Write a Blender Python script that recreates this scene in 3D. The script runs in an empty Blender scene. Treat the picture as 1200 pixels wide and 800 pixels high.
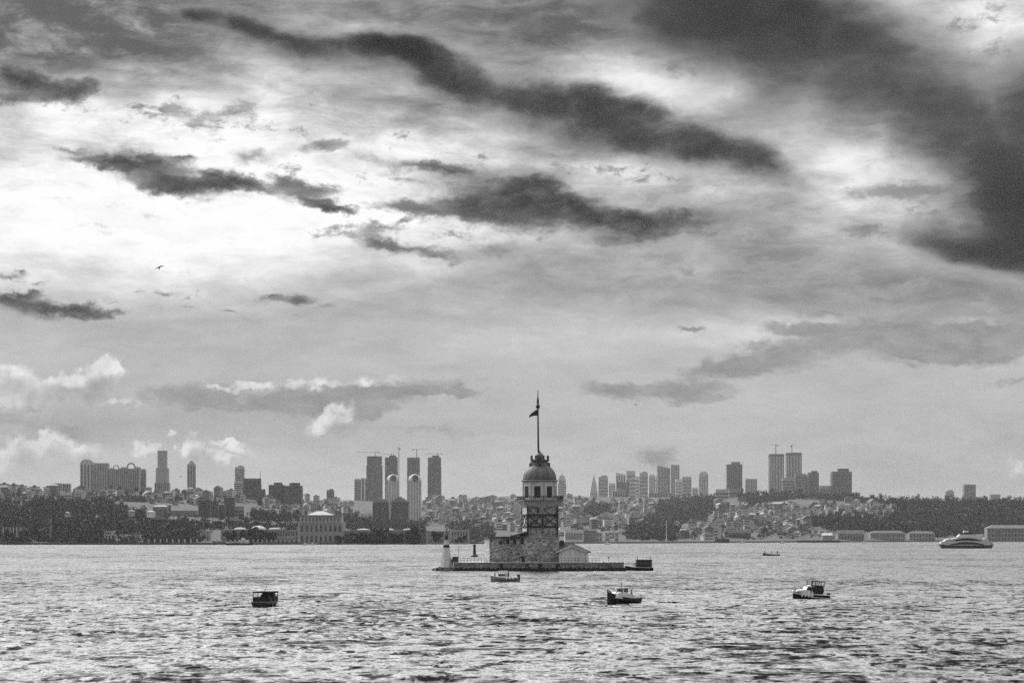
import bpy, bmesh, math, random
import numpy as np
from mathutils import Vector, Matrix, noise as mnoise

scene = bpy.context.scene
COL = scene.collection
R = math.radians

# ------------------------------------------------------------------ camera
F = 2800.0          # focal length in photo pixels (1200 wide)
HOR = 628.4         # image row of the true horizon
CAMH = 8.9          # camera height over the water, metres
cam_data = bpy.data.cameras.new('camera')
cam_data.sensor_width = 36.0
cam_data.lens = 36.0 * F / 1200.0
cam_data.shift_y = (HOR - 400.0) / 1200.0
cam_data.clip_start = 1.0
cam_data.clip_end = 60000.0
cam = bpy.data.objects.new('camera', cam_data)
COL.objects.link(cam)
cam.location = (0, 0, CAMH)
cam.rotation_euler = (R(90), 0, 0)
scene.camera = cam

def at(px, py, Y):
    """world point seen at photo pixel px, py when it stands Y metres ahead"""
    return Vector(((px - 600.0) * Y / F, Y, CAMH + (HOR - py) * Y / F))
def shore_y(py):
    return CAMH * F / (py - HOR)

# ------------------------------------------------------------------ light
SUN_AZ, SUN_EL = -34.0, 33.0        # behind the tower, up to the left
sun_data = bpy.data.lights.new('sun', 'SUN')
sun_data.energy = 1.3
sun_data.angle = R(12)
sun_data.color = (1.0, 1.0, 1.0)
sun = bpy.data.objects.new('sun', sun_data)
COL.objects.link(sun)
sdir = Vector((math.sin(R(SUN_AZ)) * math.cos(R(SUN_EL)), math.cos(R(SUN_AZ)) * math.cos(R(SUN_EL)), math.sin(R(SUN_EL))))
sun.rotation_euler = sdir.to_track_quat('Z', 'Y').to_euler()

vs = scene.view_settings
vs.view_transform = 'Standard'
vs.look = 'None'
vs.exposure = 0.0
vs.gamma = 1.0
vs.use_curve_mapping = False

# ------------------------------------------------------------------ sky
world = bpy.data.worlds.new('World')
scene.world = world
world.use_nodes = True
wn, wl = world.node_tree.nodes, world.node_tree.links
wn.clear()

class NT:
    """small node helper"""
    def __init__(s, tree): s.t = tree; s.n = tree.nodes; s.l = tree.links
    def put(s, sock, v):
        if isinstance(v, bpy.types.NodeSocket): s.l.new(v, sock)
        else: sock.default_value = v
    def math(s, op, a, b=None, c=None, clamp=False):
        n = s.n.new('ShaderNodeMath'); n.operation = op; n.use_clamp = clamp
        s.put(n.inputs[0], a)
        if b is not None: s.put(n.inputs[1], b)
        if c is not None: s.put(n.inputs[2], c)
        return n.outputs[0]
    def vmath(s, op, a, b=None, c=None):
        n = s.n.new('ShaderNodeVectorMath'); n.operation = op
        s.put(n.inputs[0], a)
        if b is not None: s.put(n.inputs[1], b)
        if c is not None: s.put(n.inputs[2], c)
        return n.outputs[0]
    def noise(s, vec, scale, detail=4, rough=0.5, dist=0.0, color=False):
        n = s.n.new('ShaderNodeTexNoise'); n.noise_dimensions = '3D'
        s.put(n.inputs['Vector'], vec)
        n.inputs['Scale'].default_value = scale; n.inputs['Detail'].default_value = detail
        n.inputs['Roughness'].default_value = rough; n.inputs['Distortion'].default_value = dist
        return n.outputs['Color' if color else 'Fac']
    def ss(s, v, a, b, lo=0.0, hi=1.0, smooth=True):
        n = s.n.new('ShaderNodeMapRange'); n.interpolation_type = 'SMOOTHSTEP' if smooth else 'LINEAR'
        s.put(n.inputs['Value'], v)
        for k, x in (('From Min', a), ('From Max', b), ('To Min', lo), ('To Max', hi)): s.put(n.inputs[k], x)
        return n.outputs['Result']
    def mapping(s, vec, loc=(0, 0, 0), rot=(0, 0, 0), scale=(1, 1, 1), kind='POINT'):
        n = s.n.new('ShaderNodeMapping'); n.vector_type = kind
        s.put(n.inputs['Vector'], vec)
        n.inputs['Location'].default_value = loc; n.inputs['Rotation'].default_value = rot; n.inputs['Scale'].default_value = scale
        return n.outputs[0]
    def mix(s, f, a, b):
        n = s.n.new('ShaderNodeMix'); n.data_type = 'FLOAT'
        s.put(n.inputs[0], f); s.put(n.inputs[2], a); s.put(n.inputs[3], b)
        return n.outputs[0]
    def mixc(s, f, a, b):
        n = s.n.new('ShaderNodeMix'); n.data_type = 'RGBA'
        s.put(n.inputs[0], f); s.put(n.inputs[6], a); s.put(n.inputs[7], b)
        return n.outputs[2]

W = NT(world.node_tree)
tc = wn.new('ShaderNodeTexCoord')
dirv = W.vmath('NORMALIZE', tc.outputs['Generated'])
sep = wn.new('ShaderNodeSeparateXYZ'); wl.new(dirv, sep.inputs[0])
az = W.math('ARCTAN2', sep.outputs[0], sep.outputs[1])
el = W.math('ARCSINE', sep.outputs[2])
U = W.math('MULTIPLY', az, 2.8)
V = W.math('MULTIPLY', el, 2.8)
cmb = wn.new('ShaderNodeCombineXYZ'); wl.new(U, cmb.inputs[0]); wl.new(V, cmb.inputs[1])
P = cmb.outputs[0]                      # azimuth / elevation of the view direction, 2.8 units per radian

def uv(px, py):
    x = px - 600.0
    return 2.8 * math.atan2(x, F), 2.8 * math.atan2(HOR - py, math.hypot(F, x))

def blobs(vec, items, acc=0.0):
    """sum of soft elliptical cloud masses; item = px, py, rx, ry, tilt (deg, + = falls to the right), weight"""
    for it in items:
        px, py, rx, ry, a, w = it
        u, v = uv(px, py)
        m = W.mapping(vec, (u, v, 0), (0, 0, R(-a)), (rx / 1000.0, ry / 1000.0, 1), 'TEXTURE')
        g = wn.new('ShaderNodeTexGradient'); g.gradient_type = 'SPHERICAL'
        wl.new(m, g.inputs[0])
        acc = W.math('MULTIPLY_ADD', g.outputs['Fac'], w, acc)
    return acc
def streak(pts, w=1.0, wide=0.85):
    """pts = (px, py, half thickness) chain -> overlapping tilted ellipses"""
    out = []
    for (x0, y0, t0), (x1, y1, t1) in zip(pts, pts[1:]):
        L = math.hypot(x1 - x0, y1 - y0)
        out.append(((x0 + x1) / 2, (y0 + y1) / 2, L * 0.95 + 8, (t0 + t1) * wide, math.degrees(math.atan2(y1 - y0, x1 - x0)), w))
    return out

# warped coordinates
flat = W.mapping(P, (0, 0, 0), (0, 0, R(5)), (1.0, 2.6, 1.0))
wa = W.noise(flat, 9.0, 3, 0.55, color=True)
wb = W.noise(W.mapping(P, (0, 0, 0), (0, 0, R(6)), (1.0, 1.7, 1.0)), 46.0, 5, 0.65, color=True)
def warp(a, b):
    v = W.vmath('MULTIPLY_ADD', W.vmath('SUBTRACT', wa, (0.5, 0.5, 0.5)), (a, a * 0.5, 0), P)
    return W.vmath('MULTIPLY_ADD', W.vmath('SUBTRACT', wb, (0.5, 0.5, 0.5)), (b, b * 0.7, 0), v)
Psoft = warp(0.07, 0.014)
Pline = warp(0.030, 0.012)
Pcrisp = warp(0.050, 0.034)
fb_str = W.noise(flat, 7.0, 7, 0.58, 0.3)           # streaky cloud texture
fb_fine = W.noise(flat, 22.0, 6, 0.62, 0.2)
fb_wisp = W.noise(W.mapping(P, (0, 0, 0), (0, 0, R(9)), (1.0, 3.4, 1.0)), 13.0, 9, 0.66, 0.5)
fb_puff = W.noise(W.mapping(P, (0, 0, 0), (0, 0, R(8)), (1.0, 1.8, 1.0)), 24.0, 8, 0.68, 0.25)

# --- brightness of the cloud sheet, as display value
base = W.ss(V, 0.0, 0.62, 0.73, 0.73, False)
light = [
 (190, 275, 420, 100, 0, .36), (120, 210, 330, 110, 0, .22), (250, 130, 250, 70, 0, .22), (400, 205, 260, 70, 8, .22),
 (520, 165, 160, 45, 8, .12), (745, 88, 150, 40, 10, .34), (850, 112, 70, 22, -15, .22), (1000, 185, 170, 70, 10, .26), (960, 240, 150, 45, 10, .06), (1060, 205, 130, 40, 20, .1),
 (1150, 18, 90, 45, 15, .24), (1140, 50, 50, 14, 0, .14), (510, 255, 180, 40, 0, .20), (380, 45, 60, 18, 10, .25), (440, 90, 80, 25, 12, .12),
 (620, 395, 250, 35, 0, .05), (740, 400, 130, 14, 0, .04), (880, 390, 110, 26, 0, .12), (960, 375, 120, 14, 5, .10), (1130, 380, 60, 9, 3, .14), (640, 190, 150, 22, 3, .12), (840, 225, 130, 25, 5, .05), (990, 290, 140, 30, 8, .05),
 (250, 30, 300, 40, 4, .04),
]
base = blobs(Psoft, light, base)
shade = [
 (50, 25, 260, 80, 4, -.42), (200, 25, 200, 50, 10, -.22), (40, 55, 170, 40, 8, -.20), (350, 5, 260, 26, 4, -.16), (170, 62, 160, 24, 8, -.14), (480, 5, 200, 30, 0, -.12), (420, 70, 190, 40, 16, -.30), (560, 60, 160, 50, -8, -.12),
 (680, 30, 240, 70, 4, -.34), (460, 130, 150, 35, 10, -.14), (380, 130, 60, 20, 0, -.10), (280, 400, 420, 60, 0, -.03), (560, 340, 500, 45, 0, -.06), (820, 330, 330, 60, 4, -.08), (1060, 330, 260, 60, 4, -.17),
 (1200, 370, 170, 45, 0, -.12), (900, 140, 120, 40, 15, -.16), (640, 175, 110, 14, 4, -.12), (760, 180, 140, 18, 3, -.16), (860, 270, 200, 45, 4, -.10), (300, 490, 500, 55, 0, -.06), (50, 500, 260, 30, 0, -.06),
 (1100, 560, 400, 120, 0, -.05), (1140, 150, 190, 60, 30, -.10), (1110, 235, 140, 60, 25, -.10),
]
base = blobs(Psoft, shade, base)
# wisps: strong higher up, faint near the horizon
amp = W.ss(V, 0.17, 0.44, 0.12, 0.66)
base = W.math('MULTIPLY_ADD', W.math('SUBTRACT', fb_str, 0.5), amp, base)
base = W.math('MULTIPLY_ADD', W.math('SUBTRACT', fb_wisp, 0.5), W.math('MULTIPLY', amp, 0.95), base)
base = W.math('MAXIMUM', base, 0.36)
base = W.mix(W.ss(base, 0.80, 1.25), base, 0.985)

# --- middling grey cloud banks
mid = [
 (1065, 393, 190, 34, 3, 1), (1150, 402, 110, 26, -2, 1), (1110, 420, 110, 14, 3, .8), (935, 383, 70, 10, 3, .7), (905, 418, 95, 26, -6, 1.1), (850, 430, 75, 14, -4, .8), (812, 455, 66, 20, 0, 1.1), (722, 458, 60, 17, 2, 1.1),
 (985, 355, 55, 14, -5, .9), (920, 345, 80, 14, 8, .8), (1050, 355, 60, 12, -6, .7), (930, 317, 40, 12, 5, .6), (1100, 333, 80, 12, -5, .6), (1190, 345, 50, 18, 0, .6),
 (400, 463, 200, 22, -5, 1.0), (520, 457, 90, 7, 3, .9), (225, 462, 75, 22, 3, .8), (330, 478, 140, 16, -2, .6), (440, 481, 36, 11, -10, .8), (400, 497, 32, 24, -20, .55), (768, 532, 36, 28, 20, .5), (520, 503, 110, 9, 3, .45), (785, 530, 30, 18, -30, .4),
 (808, 388, 22, 5, 8, .8), (760, 300, 90, 16, 4, .5), (790, 330, 80, 12, -8, .5), (870, 290, 70, 14, 5, .5), (700, 350, 170, 20, 0, .25), (1180, 447, 40, 7, -3, .5), (830, 470, 50, 8, 0, .35), (20, 490, 90, 16, 0, .4), (75, 505, 40, 12, 10, .5),
 (600, 215, 150, 40, 6, .6), (1080, 225, 110, 18, 3, .6), (1030, 222, 50, 14, 0, .5), (860, 250, 110, 26, 8, .6), (230, 290, 1, 1, 0, 0),
]
dm = blobs(Pcrisp, mid)
dm = W.math('MULTIPLY_ADD', W.math('SUBTRACT', fb_puff, 0.5), 1.1, dm)
dm = W.math('MULTIPLY_ADD', W.math('SUBTRACT', fb_wisp, 0.5), 0.6, dm)
am = W.ss(dm, 0.08, 0.70)
mid_lum = W.math('MULTIPLY_ADD', W.math('SUBTRACT', fb_fine, 0.5), 0.30, 0.55)
lum = W.mix(W.math('MULTIPLY', am, 0.86), base, mid_lum)

def cover(d, n1, n2, n3, lo, hi, dark, light):
    """turn a soft mask into torn cloud over what lies behind it"""
    global lum
    gate_ = W.ss(d, 0.0, 0.25)
    n1, n2, n3 = (W.math('MULTIPLY', gate_, x) for x in (n1, n2, n3))
    d = W.math('MULTIPLY_ADD', W.math('SUBTRACT', fb_wisp, 0.5), n1, d)
    d = W.math('MULTIPLY_ADD', W.math('SUBTRACT', fb_str, 0.5), n2, d)
    d = W.math('MULTIPLY_ADD', W.math('SUBTRACT', fb_puff, 0.5), n3, d)
    a_ = W.ss(d, lo, hi)
    c_ = W.math('MULTIPLY_ADD', W.math('SUBTRACT', fb_wisp, 0.5), 0.34, W.ss(d, lo, hi * 1.5, light, dark))
    lum = W.mix(a_, lum, c_)
# loose scraps
scraps = [(300, 150, 330, 40, 4, .5), (480, 285, 190, 34, 6, .55), (760, 200, 200, 44, 4, .5), (380, 215, 160, 34, 8, .4), (130, 110, 200, 36, 4, .3), (560, 200, 150, 24, 2, .5), (400, 110, 80, 30, 0, .45), (640, 260, 260, 50, 4, .5), (250, 352, 240, 16, 2, .3)]
cover(blobs(Pcrisp, scraps), 2.2, 0.4, 4.2, 0.42, 1.15, 0.38, 0.66)
scraps2 = [(860, 285, 260, 50, 4, .6), (1010, 340, 280, 50, 2, .65), (1120, 240, 150, 44, 10, .6), (720, 320, 200, 24, 2, .3), (1150, 390, 150, 34, 2, .5), (930, 430, 160, 22, 0, .4), (780, 60, 260, 60, 6, .4), (200, 470, 300, 26, 0, .3), (1150, 30, 110, 50, 10, .5)]
cover(blobs(Pcrisp, scraps2), 2.6, 1.0, 2.8, 0.34, 1.10, 0.44, 0.66)

# --- bright cumulus near the horizon, left
cum = [
 (55, 458, 95, 22, -4, 1), (118, 438, 34, 22, -30, 1.3), (90, 452, 45, 20, 0, .8), (15, 437, 45, 16, 0, .7), (20, 474, 60, 14, 0, 1), (110, 468, 70, 9, 2, .8),
 (335, 452, 95, 11, -1, .42), (440, 446, 110, 9, -1, .36), (285, 455, 50, 10, 0, .6), (388, 490, 46, 17, -25, 1), (45, 522, 60, 26, 0, .75), (100, 532, 42, 22, 0, .8), (172, 526, 28, 13, 0, .9), (226, 524, 22, 20, 0, .9), (245, 533, 60, 14, 0, .7), (285, 528, 22, 14, 0, .7), (198, 507, 15, 6, -25, 1.1), (262, 518, 30, 5, 0, .7), (20, 540, 60, 30, 0, .5), (1195, 545, 30, 20, 0, .32)]
fb_cum = W.noise(P, 38.0, 5, 0.55, 0.15)
Pc2 = W.vmath('MULTIPLY_ADD', W.vmath('SUBTRACT', W.noise(P, 55.0, 3, 0.5, color=True), (0.5, 0.5, 0.5)), (0.035, 0.030, 0), warp(0.02, 0.010))
dc = blobs(Pc2, cum)
dc_up = blobs(W.vmath('ADD', Pc2, (-0.006, 0.012, 0.0)), cum)
dc = W.math('MULTIPLY_ADD', W.math('SUBTRACT', fb_cum, 0.5), W.ss(dc, 0.0, 0.3, 0.0, 1.4), dc)
ac = W.ss(dc, 0.08, 0.60)
lum = W.mix(W.math('MULTIPLY', ac, 0.80), lum, W.math('MULTIPLY_ADD', W.math('SUBTRACT', fb_cum, 0.5), 0.5, W.ss(dc_up, 0.0, 0.9, 0.90, 0.67)))

# --- dark torn clouds
torn = [
 (12, 92, 60, 38, 8, 1.5), (50, 102, 60, 20, 8, .9), (85, 108, 44, 20, -12, 1.3), (112, 104, 26, 16, 10, 1.0), (15, 118, 40, 10, 0, .8), (30, 38, 130, 34, 4, .62), (150, 18, 70, 26, 8, .75), (90, 60, 100, 18, 8, .4),
 (145, 186, 90, 18, 6, 1.2), (125, 191, 70, 10, 4, .8), (70, 170, 50, 5, 8, .5), (213, 210, 110, 22, 6, 1.4), (190, 215, 60, 14, 4, .9), (275, 216, 60, 12, 8, 1.1), (325, 212, 30, 9, 10, .8), (350, 226, 60, 18, 14, 1.2), (378, 220, 44, 10, 8, 1.0), (385, 241, 46, 10, 10, 1.2), (405, 247, 30, 7, 8, .9),
 (212, 189, 24, 6, 3, .8), (216, 136, 40, 18, 5, .85), (276, 133, 55, 20, -12, .85), (235, 152, 40, 9, 15, .5), (295, 186, 44, 13, -4, .85), (320, 155, 30, 6, 8, .6), (380, 171, 44, 12, -3, .9), (395, 108, 26, 22, 0, .6), (420, 108, 44, 14, -20, .5),
 (490, 198, 75, 13, 4, 1.1), (535, 200, 50, 15, 5, 1.1), (425, 183, 30, 8, 15, .7), (560, 236, 110, 30, -3, 1.1), (615, 224, 90, 38, 10, 1.0), (640, 245, 190, 34, 6, .5), (830, 262, 140, 26, 0, .5), (635, 212, 34, 28, 0, .8), (670, 238, 90, 28, 14, 1.2), (560, 255, 110, 22, 4, 1.0), (715, 263, 130, 26, 4, 1.2), (800, 258, 110, 22, -3, .8), (730, 285, 80, 15, 0, .7), (578, 293, 56, 22, 0, 1.0), (480, 292, 80, 13, 4, 1.2), (440, 281, 40, 10, 12, 1.0), (440, 268, 44, 9, 3, 1.0), (465, 245, 60, 10, 8, .8), (515, 300, 30, 8, 0, .6), (400, 262, 1, 1, 0, 0),
 (40, 361, 90, 22, 3, 1.4), (15, 350, 40, 12, 0, .9), (100, 364, 66, 10, 2, 1.2), (140, 361, 26, 8, 0, .7), (18, 325, 26, 6, 3, 1.1), (42, 346, 24, 5, 0, .9), (352, 354, 34, 14, 4, 1.4), (318, 352, 22, 9, -6, 1.2), (193, 343, 22, 6, 2, 1.0), (52, 334, 14, 5, 0, .8), (132, 350, 18, 5, 0, .7), (265, 365, 22, 5, 5, 1.0), (218, 362, 18, 4, 0, .8), (386, 362, 16, 5, -5, .9), (350, 373, 30, 6, -6, .7), (160, 341, 18, 4, 0, .7), (178, 360, 22, 4, 3, .6), (392, 272, 30, 5, 4, .7),
 (1095, 285, 130, 16, 10, .75), (1010, 268, 66, 14, 4, .7),
]
dt = blobs(Pcrisp, torn)
dt = W.math('MULTIPLY', dt, 1.3)
dt = W.math('MULTIPLY_ADD', W.math('SUBTRACT', fb_puff, 0.5), 2.4, dt)
dt = W.math('MULTIPLY_ADD', W.math('SUBTRACT', fb_wisp, 0.5), 1.3, dt)
at_ = W.ss(dt, 0.12, 1.30)
torn_lum = W.math('MULTIPLY_ADD', W.math('SUBTRACT', fb_puff, 0.5), 0.95, W.ss(dt, 0.35, 2.5, 0.64, 0.22))
lum = W.mix(W.math('MULTIPLY', at_, 0.95), lum, torn_lum)

# --- big soft dark bands
lines = streak([(205, 17, 5), (240, 22, 8), (300, 34, 10), (365, 50, 9), (430, 54, 9), (480, 62, 12), (515, 90, 14)], 1.3, 1.3)
lines += streak([(515, 90, 14), (560, 108, 20), (630, 118, 22), (690, 134, 30), (750, 152, 28), (820, 167, 20), (880, 182, 18), (925, 206, 14)], 1.1, 1.25)
lines += streak([(430, 50, 8), (490, 52, 9), (550, 69, 7)], .9, 1.4)
lines += [(345, 64, 90, 26, 16, .42), (400, 78, 80, 20, 14, .36), (455, 88, 70, 18, 20, .30), (690, 112, 70, 22, 10, .45), (650, 160, 110, 14, 12, .28), (760, 128, 70, 16, 16, .3), (700, 145, 190, 44, 14, .35), (870, 190, 110, 30, 16, .3), (950, 225, 60, 22, 40, .3), (560, 100, 110, 30, 20, .22), (770, 175, 120, 16, 8, .25)]
bands = streak([(690, -60, 70), (800, 20, 72), (910, 55, 76), (1010, 85, 76), (1100, 128, 74), (1200, 178, 78), (1300, 210, 90)], .95)
bands += [(880, 10, 150, 70, 5, .5), (1000, 30, 120, 50, 20, .4), (1260, 100, 110, 90, 30, .6), (1185, 236, 130, 60, 40, .55), (1195, 300, 170, 42, 12, 1.2), (1120, 285, 140, 26, 14, .6), (1225, 260, 110, 60, 0, .7), (1090, 232, 110, 26, 14, .3), (0, 30, 70, 14, 0, .3)]
cover(blobs(Psoft, bands), 0.9, 0.5, 0.3, 0.04, 1.15, 0.13, 0.50)
cover(blobs(Pline, lines), 1.2, 0.4, 1.0, 0.12, 1.50, 0.09, 0.56)

lin = W.math('POWER', W.math('MAXIMUM', lum, 0.0), 2.2)
# overhead and towards the hidden sun the cloud sheet is brighter
sd = W.vmath('DOT_PRODUCT', dirv, tuple(sdir))
sdn = world.node_tree.nodes[-1]
sdot = sdn.outputs['Value']
high = W.ss(V, 0.64, 0.95, 0.0, 1.0)
ov = W.math('MULTIPLY_ADD', W.ss(sdot, 0.45, 1.0), 3.2, 1.0)
ov = W.math('MULTIPLY', ov, W.ss(fb_str, 0.25, 0.75, 0.45, 1.25))
lin = W.mix(high, lin, ov)
# behind the camera the sky is duller
back = W.ss(sep.outputs[1], -0.6, 0.5, 0.75, 1.0)
lin = W.math('MULTIPLY', lin, back)

nish = wn.new('ShaderNodeTexSky'); nish.sky_type = 'NISHITA'; nish.sun_disc = False
nish.sun_elevation = R(SUN_EL); nish.sun_rotation = R(SUN_AZ)
bw = wn.new('ShaderNodeRGBToBW'); wl.new(nish.outputs[0], bw.inputs[0])
bg_sky = wn.new('ShaderNodeBackground'); wl.new(bw.outputs[0], bg_sky.inputs[0]); bg_sky.inputs[1].default_value = 0.07
bg_cloud = wn.new('ShaderNodeBackground'); wl.new(lin, bg_cloud.inputs[0]); bg_cloud.inputs[1].default_value = 1.0
mixs = wn.new('ShaderNodeMixShader'); mixs.inputs[0].default_value = 0.97
wl.new(bg_sky.outputs[0], mixs.inputs[1]); wl.new(bg_cloud.outputs[0], mixs.inputs[2])
wout = wn.new('ShaderNodeOutputWorld'); wl.new(mixs.outputs[0], wout.inputs[0])
world.cycles.sampling_method = 'MANUAL'
world.cycles.sample_map_resolution = 1024

# ------------------------------------------------------------------ helpers
rng = random.Random(11)
def mat(name, col, rough=0.8, metal=0.0, var=0.0, scale=1.0, stretch=(1, 1, 1), spec=None, bump=0.0):
    m = bpy.data.materials.new(name); m.use_nodes = True
    t = NT(m.node_tree)
    b = m.node_tree.nodes['Principled BSDF']
    b.inputs['Roughness'].default_value = rough
    b.inputs['Metallic'].default_value = metal
    if spec is not None: b.inputs['Specular IOR Level'].default_value = spec
    if var > 0:
        c = t.n.new('ShaderNodeTexCoord')
        v = t.mapping(c.outputs['Object'], (0, 0, 0), (0, 0, 0), stretch)
        f = t.noise(v, scale, 5, 0.6)
        g = t.ss(f, 0.25, 0.75, max(0.0, col * (1 - var)), col * (1 + var), False)
        t.l.new(g, b.inputs['Base Color'])
        if bump > 0:
            bn = t.n.new('ShaderNodeBump'); bn.inputs['Distance'].default_value = bump
            t.l.new(f, bn.inputs['Height']); t.l.new(bn.outputs[0], b.inputs['Normal'])
    else:
        b.inputs['Base Color'].default_value = (col, col, col, 1)
    return m

class MB:
    """collects shapes and links them as one mesh object"""
    def __init__(s): s.v = []; s.f = []; s.mi = []
    def add(s, vs_, fs, mi=0):
        o = len(s.v); s.v += [tuple(v) for v in vs_]
        s.f += [tuple(i + o for i in f) for f in fs]; s.mi += [mi] * len(fs)
        return s
    def box(s, c, size, rz=0.0, mi=0, taper=1.0):
        cx, cy, cz = c; x, y, z = size[0] / 2, size[1] / 2, size[2] / 2
        cs, sn = math.cos(rz), math.sin(rz); vv = []
        for dz in (-1, 1):
            k = taper if dz > 0 else 1.0
            for dx, dy in ((-1, -1), (1, -1), (1, 1), (-1, 1)):
                a, b = dx * x * k, dy * y * k
                vv.append((cx + a * cs - b * sn, cy + a * sn + b * cs, cz + dz * z))
        return s.add(vv, [(3, 2, 1, 0), (4, 5, 6, 7), (0, 1, 5, 4), (1, 2, 6, 5), (2, 3, 7, 6), (3, 0, 4, 7)], mi)
    def span(s, x0, x1, y0, y1, z0, z1, mi=0):
        return s.box(((x0 + x1) / 2, (y0 + y1) / 2, (z0 + z1) / 2), (x1 - x0, y1 - y0, z1 - z0), 0, mi)
    def tube(s, a, b, r0, r1=None, n=6, mi=0):
        a, b = Vector(a), Vector(b); r1 = r0 if r1 is None else r1
        d = (b - a); q = d.to_track_quat('Z', 'Y'); vv = []
        for p, r in ((a, r0), (b, r1)):
            for k in range(n):
                t = 2 * math.pi * (k + .5) / n
                vv.append(p + q @ Vector((r * math.cos(t), r * math.sin(t), 0)))
        fs = [(k, (k + 1) % n, n + (k + 1) % n, n + k) for k in range(n)] + [tuple(range(n - 1, -1, -1)), tuple(range(n, 2 * n))]
        return s.add(vv, fs, mi)
    def lathe(s, prof, c=(0, 0, 0), n=16, rot=0.0, mi=0, sx=1.0, sy=1.0):
        vv = []; m = len(prof)
        for r, z in prof:
            for k in range(n):
                t = 2 * math.pi * k / n + rot
                vv.append((c[0] + sx * r * math.cos(t), c[1] + sy * r * math.sin(t), c[2] + z))
        fs = [(j * n + k, j * n + (k + 1) % n, (j + 1) * n + (k + 1) % n, (j + 1) * n + k) for j in range(m - 1) for k in range(n)]
        fs += [tuple(range(n - 1, -1, -1)), tuple(range((m - 1) * n, m * n))]
        return s.add(vv, fs, mi)
    def prism(s, poly, z0, z1, mi=0):
        n = len(poly)
        vv = [(x, y, z0) for x, y in poly] + [(x, y, z1) for x, y in poly]
        return s.add(vv, [tuple(range(n - 1, -1, -1)), tuple(range(n, 2 * n))] + [(k, (k + 1) % n, n + (k + 1) % n, n + k) for k in range(n)], mi)
    def slab(s, poly, y0, y1, mi=0):
        """polygon in x, z pushed through y"""
        n = len(poly)
        vv = [(x, y0, z) for x, z in poly] + [(x, y1, z) for x, z in poly]
        return s.add(vv, [tuple(range(n)), tuple(range(2 * n - 1, n - 1, -1))] + [(k, n + k, n + (k + 1) % n, (k + 1) % n) for k in range(n)], mi)
    def loft(s, rings, mi=0, caps=True):
        n = len(rings[0]); vv = [p for r in rings for p in r]; m = len(rings)
        fs = [(j * n + k, j * n + (k + 1) % n, (j + 1) * n + (k + 1) % n, (j + 1) * n + k) for j in range(m - 1) for k in range(n)]
        if caps: fs += [tuple(range(n - 1, -1, -1)), tuple(range((m - 1) * n, m * n))]
        return s.add(vv, fs, mi)
    def move(s, i0, M_):
        for i in range(i0, len(s.v)): s.v[i] = tuple(M_ @ Vector(s.v[i]))
        return s
    def mesh(s, name, mats):
        me = bpy.data.meshes.new(name)
        me.from_pydata(s.v, [], s.f)
        mats = mats if isinstance(mats, (list, tuple)) else [mats]
        for m in mats: me.materials.append(m)
        if len(mats) > 1: me.polygons.foreach_set('material_index', s.mi)
        return me
    def build(s, name, mats, parent=None, smooth=False, fix=True):
        me = s.mesh(name, mats)
        if fix:
            bm = bmesh.new(); bm.from_mesh(me)
            bmesh.ops.recalc_face_normals(bm, faces=bm.faces)
            bm.to_mesh(me); bm.free()
        if smooth: me.polygons.foreach_set('use_smooth', [True] * len(me.polygons))
        o = bpy.data.objects.new(name, me); COL.objects.link(o)
        if parent: o.parent = parent
        return o
def obj(name, me, parent=None):
    o = bpy.data.objects.new(name, me); COL.objects.link(o)
    if parent: o.parent = parent
    return o
def tag(o, label, cat, group=None, kind=None):
    if label: o['label'] = label
    if cat: o['category'] = cat
    if group: o['group'] = group
    if kind: o['kind'] = kind
    return o
def thing(name, loc, label, cat, group=None, rz=0.0):
    o = bpy.data.objects.new(name, None); COL.objects.link(o)
    o.location = loc; o.rotation_euler = (0, 0, rz); o.empty_display_size = 1
    return tag(o, label, cat, group)
def struct(o): o['kind'] = 'structure'; return o
def dup(root, loc, rz=0.0, label=None, group=None, sc=None):
    r = root.copy(); COL.objects.link(r); r.location = loc; r.rotation_euler = (0, 0, rz)
    if sc is not None: r.scale = sc if isinstance(sc, tuple) else (sc, sc, sc)
    if label: r['label'] = label
    if group: r['group'] = group
    for ch in list(root.children):
        c = ch.copy(); COL.objects.link(c); c.parent = r
        for g in ch.children:
            d = g.copy(); COL.objects.link(d); d.parent = c
    return r
def interp(x, pts):
    xs = [p[0] for p in pts]; ys = [p[1] for p in pts]
    return float(np.interp(x, xs, ys))

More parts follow.
